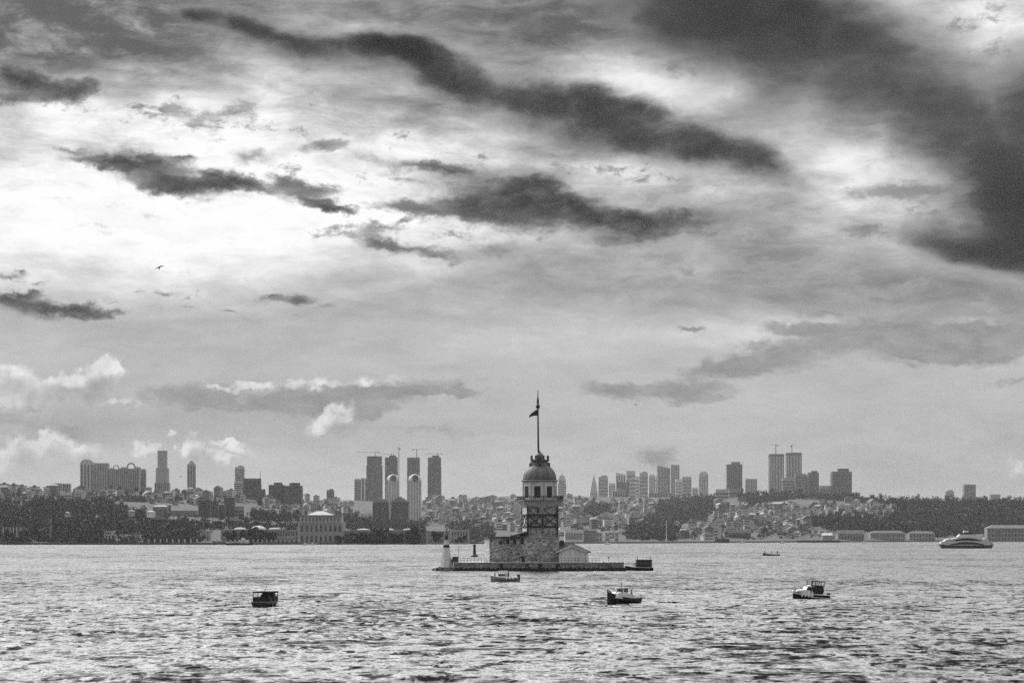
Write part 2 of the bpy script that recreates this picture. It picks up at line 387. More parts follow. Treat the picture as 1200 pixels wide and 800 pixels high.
# ------------------------------------------------------------------ water
def water_material():
    m = bpy.data.materials.new('sea_water'); m.use_nodes = True
    t = NT(m.node_tree); b = t.n['Principled BSDF']
    geo = t.n.new('ShaderNodeNewGeometry')
    pos = geo.outputs['Position']
    def layer(stretch, rot, detail, rough, seed, dist=0.4):
        v = t.mapping(pos, (seed, seed * 1.7, 0), (0, 0, R(rot)), stretch)
        return t.noise(v, 1.0, detail, rough, dist)
    # wind waves run at the near shore: their steep sides face it
    gust = t.ss(layer((0.008, 0.006, 1), 4, 4, 0.6, 0.0), 0.38, 0.62, 0.68, 1.3)
    n1 = layer((0.28, 0.20, 1), 5, 3, 0.6, 11.0)
    n2 = layer((0.95, 0.60, 1), -7, 3, 0.6, 23.0)
    n3 = layer((3.2, 2.0, 1), 6, 3, 0.65, 37.0)
    n4 = layer((0.30, 0.24, 1), 3, 5, 0.65, 51.0, 0.9)
    def ramp(n, lo, k): return t.math('MULTIPLY', t.math('MAXIMUM', t.math('SUBTRACT', n, lo), 0.0), k)
    tilt = t.math('ADD', ramp(n1, 0.45, WAVE_A), ramp(n2, 0.45, WAVE_B))
    tilt = t.math('ADD', tilt, ramp(n3, 0.45, WAVE_C))
    tilt = t.math('ADD', tilt, t.math('MULTIPLY', t.ss(n4, 0.50, 0.58), t.ss(n2, 0.45, 0.54, 0.0, 0.52)))
    n5 = layer((0.085, 0.035, 1), 2, 6, 0.68, 71.0, 0.8)
    tilt = t.math('ADD', tilt, t.math('MULTIPLY', t.ss(n5, 0.48, 0.58), t.ss(n4, 0.44, 0.55, 0.0, 0.34)))
    n6 = layer((0.045, 0.018, 1), 1, 6, 0.7, 93.0, 0.6)
    tilt = t.math('ADD', tilt, t.math('MULTIPLY', t.ss(n6, 0.46, 0.60), t.ss(n2, 0.42, 0.56, 0.0, 0.22)))
    tilt = t.math('MULTIPLY_ADD', tilt, gust, 0.035)
    side = t.math('MULTIPLY', t.math('SUBTRACT', n2, 0.5), 0.5)
    cx = t.n.new('ShaderNodeCombineXYZ'); t.l.new(side, cx.inputs[0]); t.l.new(t.math('MULTIPLY', tilt, -1.0), cx.inputs[1])
    s = cx.outputs[0]
    nn = t.vmath('NORMALIZE', t.vmath('ADD', geo.outputs['Normal'], s))
    t.l.new(nn, b.inputs['Normal'])
    b.inputs['Base Color'].default_value = (0.014, 0.014, 0.014, 1)
    b.inputs['Roughness'].default_value = 0.10
    b.inputs['IOR'].default_value = 1.34
    return m
WAVE_A, WAVE_B, WAVE_C = 0.42, 0.90, 0.85
M_WATER = water_material()

def build_water():
    # rows packed by how the eye sees them from the shore, columns fanning out
    q = np.concatenate([np.linspace(640, 60, 6, endpoint=False), np.linspace(CAMH * F / 60 * 0 + 260, 40, 620, endpoint=False), np.linspace(40, 4.0, 150)])
    q = np.concatenate([np.linspace(416, 260, 10, endpoint=False), q[6:]])
    Y = CAMH * F / q
    tcol = np.concatenate([np.linspace(-1.2, -0.27, 14, endpoint=False), np.linspace(-0.27, 0.27, 520), np.linspace(0.27, 1.2, 15)[1:]])
    YY, TT = np.meshgrid(Y, tcol, indexing='ij')
    XX = TT * YY
    dY = np.abs(np.gradient(Y))[:, None]
    Z = np.zeros_like(XX)
    r = np.random.default_rng(5)
    for i in range(24):
        lam = 2.4 * (1.075 ** i)
        th = r.normal(math.radians(82), 0.42)
        k = 2 * math.pi / lam
        amp = 0.0125 * lam ** 0.62
        ph = r.uniform(0, 6.283)
        fade = np.clip((lam / (dY * math.sin(abs(th)) + 0.05) - 2.2) / 3.0, 0, 1)
        arg = k * (XX * math.cos(th) + YY * math.sin(th)) + ph + 0.9 * np.sin(XX * k * .17 + i) + .7 * np.sin(YY * k * .11 + 2 * i)
        Z += amp * fade * (np.sin(arg) + 0.25 * np.cos(2 * arg))
    Z *= 0.55
    n, c = XX.shape
    co = np.stack([XX, YY, Z], -1).reshape(-1, 3)
    idx = np.arange(n * c).reshape(n, c)
    fa = np.stack([idx[:-1, :-1], idx[:-1, 1:], idx[1:, 1:], idx[1:, :-1]], -1).reshape(-1, 4)
    # a plain apron round the sides and behind
    me = bpy.data.meshes.new('water')
    me.vertices.add(len(co)); me.vertices.foreach_set('co', co.ravel())
    me.loops.add(fa.size); me.loops.foreach_set('vertex_index', fa.ravel())
    me.polygons.add(len(fa)); me.polygons.foreach_set('loop_start', np.arange(0, fa.size, 4)); me.polygons.foreach_set('loop_total', np.full(len(fa), 4))
    me.polygons.foreach_set('use_smooth', np.ones(len(fa), bool))
    me.update(); me.validate()
    me.materials.append(M_WATER)
    return struct(obj('water', me))
build_water()

# ------------------------------------------------------------------ far shore terrain
SHORE = [(-300, 637.9), (0, 637.9), (300, 637.9), (500, 637.1), (745, 636.4), (930, 635.3), (1100, 634.5), (1500, 634.2)]
RIDGE = [(-300, 575), (0, 575), (60, 574), (120, 577), (180, 578), (240, 581), (300, 582), (345, 586), (400, 586), (440, 587), (510, 585), (560, 583), (600, 581), (640, 580), (700, 582), (760, 583), (840, 580), (900, 580), (960, 580), (1010, 584), (1080, 586), (1130, 586), (1200, 587), (1500, 588)]
RDEPTH = [(-300, 4300), (0, 4300), (220, 4300), (300, 4800), (400, 6200), (520, 7200), (760, 7200), (850, 6200), (950, 5800), (1060, 5600), (1500, 5600)]
def ground(px, py):
    """point of the far shore seen at photo pixel px, py"""
    ps = interp(px, SHORE) - 1.0; pr = interp(px, RIDGE)
    t = min(max((ps - py) / (ps - pr), 0.0), 1.0)
    Y0 = shore_y(interp(px, SHORE)); Y1 = interp(px, RDEPTH)
    return at(px, py, Y0 + (Y1 - Y0) * t)
def plateau(px, Y, drop=2.5):
    return at(px, interp(px, RIDGE) + drop, Y)

M_EARTH = mat('hill_earth', 0.07, 0.95, 0, 0.6, 0.012)
def build_terrain():
    cols = np.arange(-300, 1501, 8.0); vv = []; rows = 0
    for px in cols:
        ps = interp(px, SHORE); pr = interp(px, RIDGE)
        Y0 = shore_y(ps); Y1 = interp(px, RDEPTH)
        c = [Vector(((px - 600) * Y0 / F, Y0, -6.0)), Vector(((px - 600) * Y0 / F, Y0, 1.1))]
        for k in range(1, 31):
            t = k / 30.0
            p = at(px, (ps - 1.0) + (pr - ps + 1.0) * t, Y0 + (Y1 - Y0) * t)
            p.z = max(p.z, 1.1)
            p.z += mnoise.noise(Vector((p.x * .006, p.y * .004, 1.7))) * 5.0 * min(1, t * 4) * (1 - t * .5)
            c.append(p)
        for Y in (Y1 * 1.12, Y1 * 1.35, 11500, 17000):
            c.append(at(px, pr + 2.5, Y))
        rows = len(c); vv += c
    n = len(cols)
    fs = [(i * rows + j, (i + 1) * rows + j, (i + 1) * rows + j + 1, i * rows + j + 1) for i in range(n - 1) for j in range(rows - 1)]
    return struct(MB().add(vv, fs).build('terrain', M_EARTH, None, True))
build_terrain()

# ------------------------------------------------------------------ haze
def build_haze(density):
    m = bpy.data.materials.new('sea_air'); m.use_nodes = True
    t = m.node_tree; t.nodes.clear()
    v = t.nodes.new('ShaderNodeVolumePrincipled')
    v.inputs['Color'].default_value = (0.92, 0.92, 0.92, 1)
    v.inputs['Density'].default_value = density
    o = t.nodes.new('ShaderNodeOutputMaterial'); t.links.new(v.outputs[0], o.inputs['Volume'])
    b = MB(); b.span(-11000, 11000, -600, 18500, -9.0, 340)
    h = b.build('haze', m)
    h['kind'] = 'stuff'
    return h
build_haze(2.4e-5)
scene.cycles.use_denoising = False
scene.cycles.volume_bounces = 0
scene.cycles.max_bounces = 5
scene.cycles.diffuse_bounces = 2
scene.cycles.glossy_bounces = 2
scene.cycles.transparent_max_bounces = 6

# ------------------------------------------------------------------ materials
def stone_material(name, lo, hi, mortar, sx, sz):
    m = bpy.data.materials.new(name); m.use_nodes = True
    t = NT(m.node_tree); b = t.n['Principled BSDF']; b.inputs['Roughness'].default_value = 0.9
    c = t.n.new('ShaderNodeTexCoord')
    v = t.mapping(c.outputs['Object'], (0, 0, 0), (0, 0, 0), (sx, sx, sz))
    vo = t.n.new('ShaderNodeTexVoronoi'); vo.inputs['Scale'].default_value = 1.0; t.l.new(v, vo.inputs['Vector'])
    ve = t.n.new('ShaderNodeTexVoronoi'); ve.feature = 'DISTANCE_TO_EDGE'; ve.inputs['Scale'].default_value = 1.0; t.l.new(v, ve.inputs['Vector'])
    tone = t.n.new('ShaderNodeSeparateColor'); t.l.new(vo.outputs['Color'], tone.inputs[0])
    wear = t.noise(c.outputs['Object'], 0.35, 5, 0.65)
    base = t.math('MULTIPLY', t.ss(tone.outputs[0], 0, 1, lo, hi, False), t.ss(wear, 0.25, 0.75, 0.65, 1.3))
    col = t.mix(t.ss(ve.outputs['Distance'], 0.02, 0.09), mortar, base)
    t.l.new(col, b.inputs['Base Color'])
    bn = t.n.new('ShaderNodeBump'); bn.inputs['Distance'].default_value = 0.12; bn.inputs['Strength'].default_value = 0.8
    t.l.new(t.ss(ve.outputs['Distance'], 0.0, 0.2), bn.inputs['Height']); t.l.new(bn.outputs[0], b.inputs['Normal'])
    return m
M_STONE = stone_material('rubble_stone', 0.06, 0.48, 0.42, 1.5, 2.1)
M_QUAY = stone_material('quay_stone', 0.22, 0.40, 0.14, 0.8, 1.6)
M_PLASTER = mat('weathered_plaster', 0.62, 0.85, 0, 0.25, 0.9, (1, 1, 0.35))
M_WHITE = mat('white_paint', 0.80, 0.5, 0, 0.10, 1.5)
M_TIMBER = mat('dark_timber', 0.022, 0.7, 0, 0.3, 2.0)
M_LEAD = mat('lead_sheet', 0.13, 0.55, 0.2, 0.55, 0.8, (1, 1, 0.25))
M_ROOF = mat('dark_roof_tiles', 0.045, 0.8, 0, 0.4, 2.5)
M_ROOFL = mat('pale_roof_sheet', 0.42, 0.6, 0, 0.25, 0.5)
M_IRON = mat('dark_iron', 0.03, 0.5)
M_DARK = mat('dark_opening', 0.012, 0.35)
M_GLASS = mat('window_glass', 0.03, 0.12, 0, 0, 1, spec=0.8)
M_TYRE = mat('black_rubber', 0.012, 0.8)
M_BLACK = mat('black_paint', 0.014, 0.35, 0, 0.3, 3)
M_GREYB = mat('grey_boat_paint', 0.24, 0.45, 0, 0.2, 2)
M_WOOD = mat('worn_wood', 0.16, 0.75, 0, 0.35, 2)
M_CLOTH = mat('dark_cloth', 0.03, 0.9)
M_CLOTH2 = mat('grey_cloth', 0.16, 0.9)
M_SKIN = mat('skin', 0.3, 0.6)
M_ROCK = mat('wet_rock', 0.035, 0.5, 0, 0.5, 1.5, bump=0.1)

# ------------------------------------------------------------------ the islet
TX = (632.5 - 600) * 634 / F
TY = 634.0
S_ = 634 / F
def tz(py): return CAMH + (HOR - py) * S_
def tx(px): return (px - 632.5) * S_

# quay
q = MB()
poly = [(tx(533), -13.5), (tx(728), -13.5), (tx(729), 4), (tx(700), 16), (tx(560), 16), (tx(531), 2)]
q.prism(poly, -3.0, 2.0)
quay = thing('stone_quay', (TX, TY, 0), 'low stone quay of the islet that carries the old tower, ringed with tyres', 'quay')
q.build('quay_wall', M_QUAY, quay)
c = MB(); c.prism([(x * 1.004, y * 1.012) for x, y in poly], 2.003, 2.2); c.build('coping', mat('coping_stone', 0.40, 0.85, 0, 0.25, 0.7), quay)
f = MB(); f.span(tx(518), tx(532.6), -12.2, -1.5, -3.0, 0.95); f.build('lighthouse_footing', M_QUAY, quay)
w = MB(); w.span(tx(533) - .05, tx(728) + .05, -13.62, -13.503, -1.0, 0.42); w.build('tide_line', M_ROCK, quay)

# tyre fenders
tm = MB(); seg = []
for a in range(14):
    A = 2 * math.pi * a / 14; ring = []
    for b in range(7):
        B = 2 * math.pi * b / 7
        rr = 0.40 + 0.17 * math.cos(B)
        ring.append((rr * math.cos(A), 0.17 * math.sin(B), rr * math.sin(A)))
    seg.append(ring)
seg.append(seg[0])
tm.loft(seg, caps=False)
tyre0 = None
for k in range(37):
    px = 536.5 + k * 5.22
    loc = (TX + tx(px), TY - 13.85, 0.36 + 0.10 * math.sin(k * 2.1))
    if tyre0 is None:
        tyre0 = tm.build('tyre_fender', M_TYRE, None, True); o = tyre0
    else:
        o = tyre0.copy(); COL.objects.link(o)
    o.location = loc; o.rotation_euler = (0, rng.uniform(0, 3), 0)
    tag(o, 'black tyre hung as a fender along the waterline of the stone quay', 'tyre', 'tyre fenders along the quay')

for k, px in enumerate((587.5, 617, 632, 652.5)):
    o = tyre0.copy(); COL.objects.link(o); o.location = (TX + tx(px), TY - 13.80, 1.45); o.rotation_euler = (0, k, 0); o.scale = (.85, .85, .85)
    tag(o, 'black tyre hung high on the quay face, above the row at the waterline', 'tyre', 'tyres hung high on the quay face')
# rocks at the lighthouse end
for k, (px, s, lab) in enumerate(((512.0, 1.0, 'outermost low wet rock awash off the small lighthouse'), (515.6, 1.35, 'middle low wet rock beside the lighthouse footing'), (519.2, 1.1, 'dark wet rock touching the lighthouse footing'))):
    bm = bmesh.new(); bmesh.ops.create_icosphere(bm, subdivisions=3, radius=1.0)
    for v in bm.verts:
        v.co *= 1 + 0.5 * mnoise.noise(v.co * 1.6 + Vector((k * 7, 0, 0)))
        v.co.x *= 0.9 * s; v.co.y *= 1.2 * s; v.co.z *= 0.55 * s
    me = bpy.data.meshes.new('rock'); bm.to_mesh(me); bm.free(); me.materials.append(M_ROCK)
    o = obj('rock', me); o.location = (TX + tx(px), TY - 9 - k, 0.25); tag(o, lab, 'rock')

# railings
def railing(x0, x1, y, label, n):
    t = thing('quay_railing', (TX + x0, TY + y, 2.2), label, 'railing', 'iron railings on the quay')
    r = MB()
    for z in (0.55, 1.05): r.tube((0, 0, z), (x1 - x0, 0, z), 0.03, n=5)
    r.build('rail', M_IRON, t)
    p = MB(); p.tube((0, 0, 0), (0, 0, 1.15), 0.05, n=6); pm = p.mesh('post', M_IRON)
    for k in range(n):
        o = obj('post', pm, t); o.location = ((x1 - x0) * k / (n - 1), 0, 0)
railing(tx(541), tx(569), -12.9, 'iron quay railing between the small lighthouse and the stone tower', 8)
railing(tx(571), tx(651), -13.0, 'iron quay railing in front of the stone tower', 18)
railing(tx(653), tx(700), -12.9, 'iron quay railing in front of the white boathouse', 13)

# --- the tower
tow = thing('stone_tower', (TX, TY, 2.2), 'old rubble stone tower with domed lantern, gallery and flagpole, on the islet', 'tower', None, R(10))
zb = 2.2
def h(py): return tz(py) - zb
base = MB()
base.prism([(-14.3, -5.0), (4.2, -5.0), (4.2, 5.0), (-5.0, 5.0), (-5.0, 2.8), (-14.3, 2.8)], -0.1, h(630))
base_o = base.build('base_wall', M_STONE, tow)
qn = MB(); qn.box((-14.32, -1.1, h(630) / 2), (0.12, 7.9, h(630)), 0); qn.build('end_wall', stone_material('side_lit_stone', 0.34, 0.60, 0.5, 1.2, 1.9), tow)  # end facing lighter than the base wall, side light put into its colour
rf = MB()
rf.slab([(-14.9, h(630)), (-5.5, h(630)), (-5.5, h(630) + .55), (-14.9, h(630) + .25)], -5.6, 3.3)
rf.slab([(-7.6, h(630) + .45), (-4.0, h(623.5)), (-4.0, h(623.5) + .35), (-7.9, h(630) + .75)], -4.9, 1.0)
rf.slab([(-5.4, h(630) + .02), (-4.0, h(630) + .02), (-4.0, h(623.5)), (-5.4, h(626.5))], -4.5, 0.6)
rf.build('wing_roof', M_ROOF, tow)
ch = MB(); ch.box((-13.6, -4.6, h(630) + .45), (0.5, 0.5, 0.5)); ch.build('roof_lantern', M_ROOF, tow)
fl = MB(); fl.span(-5.4, 4.4, -5.2, 5.2, h(630) + .002, h(630) + .25); fl.build('ledge', mat('ledge_stone', 0.3, 0.9, 0, 0.3, 1), tow)
def opening(px, py0, py1, wpx, name='window', yy=-5.0):
    xx = tx(px) - 0.87
    wv = wpx * S_
    o = MB(); o.span(xx - wv / 2, xx + wv / 2, yy - .06, yy + .05, h(py1), h(py0)); w_ = o.build(name, M_DARK, tow)
    fr = MB(); t_ = 0.14
    fr.span(xx - wv / 2 - t_, xx - wv / 2, yy - .12, yy + .05, h(py1), h(py0)); fr.span(xx + wv / 2, xx + wv / 2 + t_, yy - .12, yy + .05, h(py1), h(py0))
    fr.span(xx - wv / 2 - t_, xx + wv / 2 + t_, yy - .13, yy + .05, h(py0), h(py0) + t_)
    fr.build('surround', M_TIMBER if name == 'window' else M_STONE, w_)
for a in ((594.5, 632.0, 637.0, 2.2), (602.5, 631.6, 637.2, 2.2), (611.3, 631.6, 637.2, 2.2), (586, 634.5, 637, 1.6), (643, 659.5, 661, 1.6)): opening(*a)
opening(612.5, 651.5, 661.0, 4.4, 'door')
ar = MB()
for k in range(9):
    a0, a1 = math.pi * k / 9, math.pi * (k + 1) / 9
    ar.tube((tx(588) - .87 + 0.7 * math.cos(a0), -5.06, h(660.5) + .7 * math.sin(a0)), (tx(588) - .87 + 0.7 * math.cos(a1), -5.06, h(660.5) + .7 * math.sin(a1)), 0.13, n=5)
ar.build('arch_ring', mat('arch_stone', 0.5, 0.9, 0, .2, 2), tow)

sh = MB(); H0, H1 = h(630) + .25, h(594.5)
sh.span(-4, 4, -4, 4, H0, H1)
sh.build('shaft', M_STONE, tow)
sp = MB(); sp.span(-4.06, -4.0, -3.9, 3.9, H0, H1); sp.build('pale_side', M_PLASTER, tow)  # paler sheet over one side only of the stone shaft
co = MB(); co.loft([[(-4.05, -4.05, H1), (4.05, -4.05, H1), (4.05, 4.05, H1), (-4.05, 4.05, H1)], [(-5.15, -5.15, h(587.2)), (5.15, -5.15, h(587.2)), (5.15, 5.15, h(587.2)), (-5.15, 5.15, h(587.2))]])
co.build('corbel', mat('corbel_plaster', 0.40, 0.85, 0, 0.3, 1.0), tow)
tf = MB()
for x in (-4.0, 4.0):
    tf.box((x, -4.06, (H0 + h(590)) / 2), (0.42, 0.42, h(590) - H0))
tf.box((-4.06, 3.9, (H0 + H1) / 2), (0.4, 0.4, H1 - H0)); tf.box((4.0, 3.9, (H0 + H1) / 2), (0.4, 0.4, H1 - H0))
for py in (603.2, 616.8):
    tf.box((0, -4.12, h(py)), (8.4, 0.34, 0.46)); tf.box((-4.12, 0, h(py)), (0.34, 8.2, 0.46)); tf.box((4.12, 0, h(py)), (0.34, 8.2, 0.46))
tf.box((0, -4.0, h(629.5)), (8.4, 0.36, 0.2))
tf.box((0, -4.1, (h(603.4) + h(616.6)) / 2), (0.34, 0.3, h(603.4) - h(616.6)))
for x0, x1 in ((-3.85, -0.15), (0.15, 3.85)):
    tf.tube((x0, -4.12, h(616.3)), (x1, -4.12, h(603.7)), 0.15, n=4); tf.tube((x0, -4.13, h(603.7)), (x1, -4.13, h(616.3)), 0.15, n=4)
    tf.box(((x0 + x1) / 2, -4.16, h(610)), (0.6, 0.2, 0.4))
for y0, y1 in ((-3.8, -.15), (.15, 3.8)):
    tf.tube((-4.13, y0, h(616.3)), (-4.13, y1, h(603.7)), 0.13, n=4); tf.tube((-4.13, y0, h(603.7)), (-4.13, y1, h(616.3)), 0.13, n=4)
tf.tube((-3.9, -4.2, h(592)), (-1.0, -4.1, h(596.5)), 0.1, n=4); tf.tube((3.9, -4.2, h(592)), (0.3, -4.1, h(597)), 0.1, n=4)
tf.build('timber_frame', M_TIMBER, tow)
sw = MB(); sw.span(-1.6, -0.9, -4.06, -3.99, h(600.2), h(597.4)); sw.build('shaft_window', M_DARK, tow)
gf = MB(); gf.span(-5.35, 5.35, -5.35, 5.35, h(587.1), h(585.6)); gf.build('gallery_floor', mat('gallery_stone', 0.18, 0.8, 0, 0.3, 1), tow)
rl = MB()
for sx, sy, ex, ey in ((-5.2, -5.2, 5.2, -5.2), (5.2, -5.2, 5.2, 5.2), (5.2, 5.2, -5.2, 5.2), (-5.2, 5.2, -5.2, -5.2)):
    for z in (h(581.2), h(583.2)): rl.tube((sx, sy, z), (ex, ey, z), 0.08, n=5)
    for k in range(21):
        u = k / 20; x, y = sx + (ex - sx) * u, sy + (ey - sy) * u
        rl.tube((x, y, h(585.6)), (x, y, h(581.2)), 0.10 if k % 5 == 0 else 0.05, n=4)
rl.build('gallery_railing', M_IRON, tow)
A8 = math.pi / 8
lr = MB(); lr.lathe([(4.55, h(585.5)), (4.55, h(563.4))], n=8, rot=A8 - R(19)); lr.build('lantern_room', M_PLASTER, tow)
ap = 4.55 * math.cos(A8)
for k in range(8):
    A = k * math.pi / 4
    wx = MB(); wx.span(-0.85, 0.85, -ap - .05, -ap + .03, h(582.5), h(570))
    wo = wx.build('lantern_window', M_DARK, tow); wo.rotation_euler = (0, 0, A - R(19))
    fx = MB(); fx.span(-1.0, -0.85, -ap - .10, -ap + .03, h(584.5), h(569.6)); fx.span(0.85, 1.0, -ap - .10, -ap + .03, h(584.5), h(569.6)); fx.span(-1.1, 1.1, -ap - .12, -ap + .03, h(569.6), h(568.8))
    fx.build('window_frame', M_PLASTER, wo)
M_GPL = mat('grey_plaster', 0.42, 0.85, 0, .2, 1)
for k in range(8):
    A = A8 + k * math.pi / 4 - R(19)
    pl = MB(); pl.tube((4.5 * math.cos(A), 4.5 * math.sin(A), h(585.5)), (4.5 * math.cos(A), 4.5 * math.sin(A), h(563.6)), 0.22, n=6)
    pl.build('corner_pilaster', M_GPL, tow)
cn = MB(); cn.lathe([(4.6, h(564.2)), (4.95, h(563.4)), (4.95, h(562.6)), (4.5, h(562.2))], n=24); cn.build('cornice', mat('cornice_stone', 0.26, 0.8, 0, .3, 1), tow)
dm_ = MB(); prof = [(4.45 * math.cos(a) ** 0.85 if a < 1.3 else 2.2, h(562.3) + (h(543.5) - h(562.3)) * math.sin(a) ** 1.0) for a in np.linspace(0, 1.12, 12)]
dm_.lathe(prof, n=32); dome_o = dm_.build('dome', M_LEAD, tow, True)
for k in range(16):
    A = 2 * math.pi * k / 16; ri = MB()
    for (r0, z0), (r1, z1) in zip(prof, prof[1:]):
        ri.tube((r0 * math.cos(A), r0 * math.sin(A), z0), (r1 * math.cos(A), r1 * math.sin(A), z1), 0.08, n=4)
    ri.build('dome_seam', M_LEAD, dome_o)
nk = MB(); nk.lathe([(prof[-1][0] + .1, prof[-1][1] - .3), (2.15, h(545)), (2.05, h(541.5)), (2.5, h(540.3)), (2.5, h(539.6))], n=20); nk.build('neck', M_LEAD, tow)
for k in range(4):
    A = k * math.pi / 2 - math.pi / 2
    d = MB(); d.slab([(-0.55, 0), (0.55, 0), (0.55, .55), (0.3, .95), (0, 1.1), (-0.3, .95), (-0.55, .55)], -2.75, -1.6)
    o = d.build('dormer', M_LEAD, tow); o.location = (0, 0, h(546.5)); o.rotation_euler = (0, 0, A + math.pi / 2 - R(10))
    e = MB(); e.slab([(-0.3, .15), (0.3, .15), (0.3, .55), (0, .8), (-0.3, .55)], -2.80, -2.745); e.build('opening', M_DARK, o)
bt = MB()
for k in range(8):
    A = 2 * math.pi * (k + .5) / 8 - R(10)
    bt.box((2.35 * math.cos(A), 2.35 * math.sin(A), (h(539.6) + h(533.6)) / 2), (0.42, 0.62, h(533.6) - h(539.6)), A)
bt.lathe([(2.2, h(539.5)), (2.2, h(538.2))], n=16)
bt.build('battlement', mat('battlement_lead', 0.10, 0.6, 0.1, .4, 2), tow)
cp = MB(); cp.lathe([(1.0, h(538)), (1.0, h(533)), (0.75, h(531.2)), (0.35, h(530)), (0.25, h(528))], n=14); cp.build('cap', M_LEAD, tow, True)
fp = MB(); fp.tube((-.35, 0, h(530)), (-.5, 0, h(478)), 0.26, 0.2, 8); fpo = fp.build('flagpole', M_IRON, tow)
fb = MB(); fb.lathe([(0.1, h(479) - zb * 0), (0.45, h(478)), (0.6, h(476)), (0.42, h(474)), (0.2, h(473)), (0.34, h(471.5)), (0.3, h(469)), (0.12, h(464)), (0.1, h(457))], (-.5, 0, 0), n=10); fb.build('finial', M_IRON, fpo, True)

# flag, hanging half furled
fg = MB(); rows = []
for i in range(9):
    u = i / 8; ring = []
    for j in range(5):
        v = j / 4
        x = -0.12 - u * 2.6; z = -u * 1.9 * (0.55 + .45 * u) - v * 1.9 * (1 - 0.72 * u) ; y = 0.22 * math.sin(u * 7 + v * 1.5) * u
        ring.append((x, y, z))
    rows.append(ring)
vv = [p for r in rows for p in r]; fs = [(i * 5 + j, i * 5 + j + 1, (i + 1) * 5 + j + 1, (i + 1) * 5 + j) for i in range(8) for j in range(4)]
fg.add(vv, fs)
flag = fg.build('flag', M_CLOTH)
sd_ = flag.modifiers.new('thickness', 'SOLIDIFY'); sd_.thickness = 0.03
flag.scale = (.85, 1, .9); flag.location = (TX + tx(630.2) + .0, TY - .12, tz(479.5)); tag(flag, 'dark flag drooping from the tall pole above the tower dome', 'flag')

# --- white boathouse
bh = thing('boathouse', (TX, TY - 4, 2.2), 'small white gabled boathouse with dark roof against the stone tower', 'boathouse')
xl, xr = tx(654.5), tx(684)
hh = lambda py: tz(py) - 2.2
b = MB(); b.slab([(xl, -.1), (xr, -.1), (xr, hh(646)), (tx(668.5), hh(640.8)), (xl, hh(646))], -6, 1); b.build('gable_wall', M_PLASTER, bh)
b = MB(); b.span(xl + .3, xr + 1.1, 1.003, 10, -.1, hh(645.5)); b.build('wall', M_WHITE, bh)
b = MB()
for s, ex in ((-1, xl - .7), (1, xr + .7)):
    ez = hh(646) - .32
    b.slab([(tx(668.5), hh(640.8) + .05), (ex, ez), (ex, ez + .32), (tx(668.5), hh(640.8) + .4)], -6.5, 1.6)
b.build('gable_roof', mat('gable_trim', 0.5, 0.7, 0, .2, 1), bh)
rid = hh(636.6)
b = MB(); x0, x1, y0, y1, ze = xl - .2, xr + 1.8, 0.4, 11.0, hh(645.8)
b.add([(x0, y0, ze), (x1, y0, ze), (x1, y1, ze), (x0, y1, ze), (x0 + .4, 5.6, rid), (x1 - 4.3, 5.6, rid), (x0, y0, ze - .3), (x1, y0, ze - .3), (x1, y1, ze - .3), (x0, y1, ze - .3)],
      [(0, 1, 5, 4), (1, 2, 5), (2, 3, 4, 5), (3, 0, 4), (6, 7, 1, 0), (7, 8, 2, 1), (8, 9, 3, 2), (9, 6, 0, 3), (9, 8, 7, 6)])
b.build('hip_roof', M_ROOF, bh)
b = MB(); b.span(x0 + .5, x0 + 1.7, 4.6, 5.8, rid - .6, rid + .8); b.build('chimney', M_ROOF, bh)

# --- small lighthouse
lt = thing('lighthouse', (TX + tx(524), TY - 7.5, 0.95), 'small white tapered harbour light with one dark band at the end of the islet', 'lighthouse')
zz = lambda py: tz(py) - 0.95
b = MB(); rb = lambda py: 1.65 + (0.62 - 1.65) * (663 - py) / (663 - 632.5)
b.lathe([(rb(663) + .1, 0), (rb(663), .3), (rb(641), zz(641))], n=8, rot=A8); b.lathe([(rb(638), zz(638)), (rb(632.5), zz(632.5)), (rb(632.5) + .2, zz(632.4)), (rb(632.5) + .2, zz(631.8))], n=8, rot=A8); b.build('body', mat('chalky_paint', 0.60, 0.7, 0, .15, 1.5), lt)
b = MB(); b.lathe([(rb(641) + .05, zz(641)), (rb(638) + .05, zz(638))], n=8, rot=A8); b.build('band', M_BLACK, lt)
b = MB()
for k in range(4):
    A = math.pi / 4 + k * math.pi / 2
    b.tube((.55 * math.cos(A), .55 * math.sin(A), zz(631.8)), (.35 * math.cos(A), .35 * math.sin(A), zz(625.5)), .07, n=4)
b.lathe([(.34, zz(631.8)), (.42, zz(629)), (.2, zz(627.5))], n=10); b.build('lamp_frame', M_IRON, lt)
b = MB(); b.lathe([(.5, zz(626)), (.35, zz(625)), (.09, zz(623.5)), (.05, zz(618))], n=10); b.build('lamp_cap', M_IRON, lt)
b = MB(); b.box((1.45, .7, 1.15), (.5, .8, 1.9)); b.build('door', M_IRON, lt)
pg = thing('signal_cabinet', (TX + tx(534.5), TY - 8.5, 2.2), 'dark equipment cabinet with a thin pole beside the small lighthouse', 'cabinet')
b = MB(); b.box((0, 0, .75), (1.5, 1.0, 1.5)); b.build('body', M_ROCK, pg)
b = MB(); b.tube((.9, 0, 0), (.9, 0, 4.3), .06, n=6); b.build('pole', M_IRON, pg)

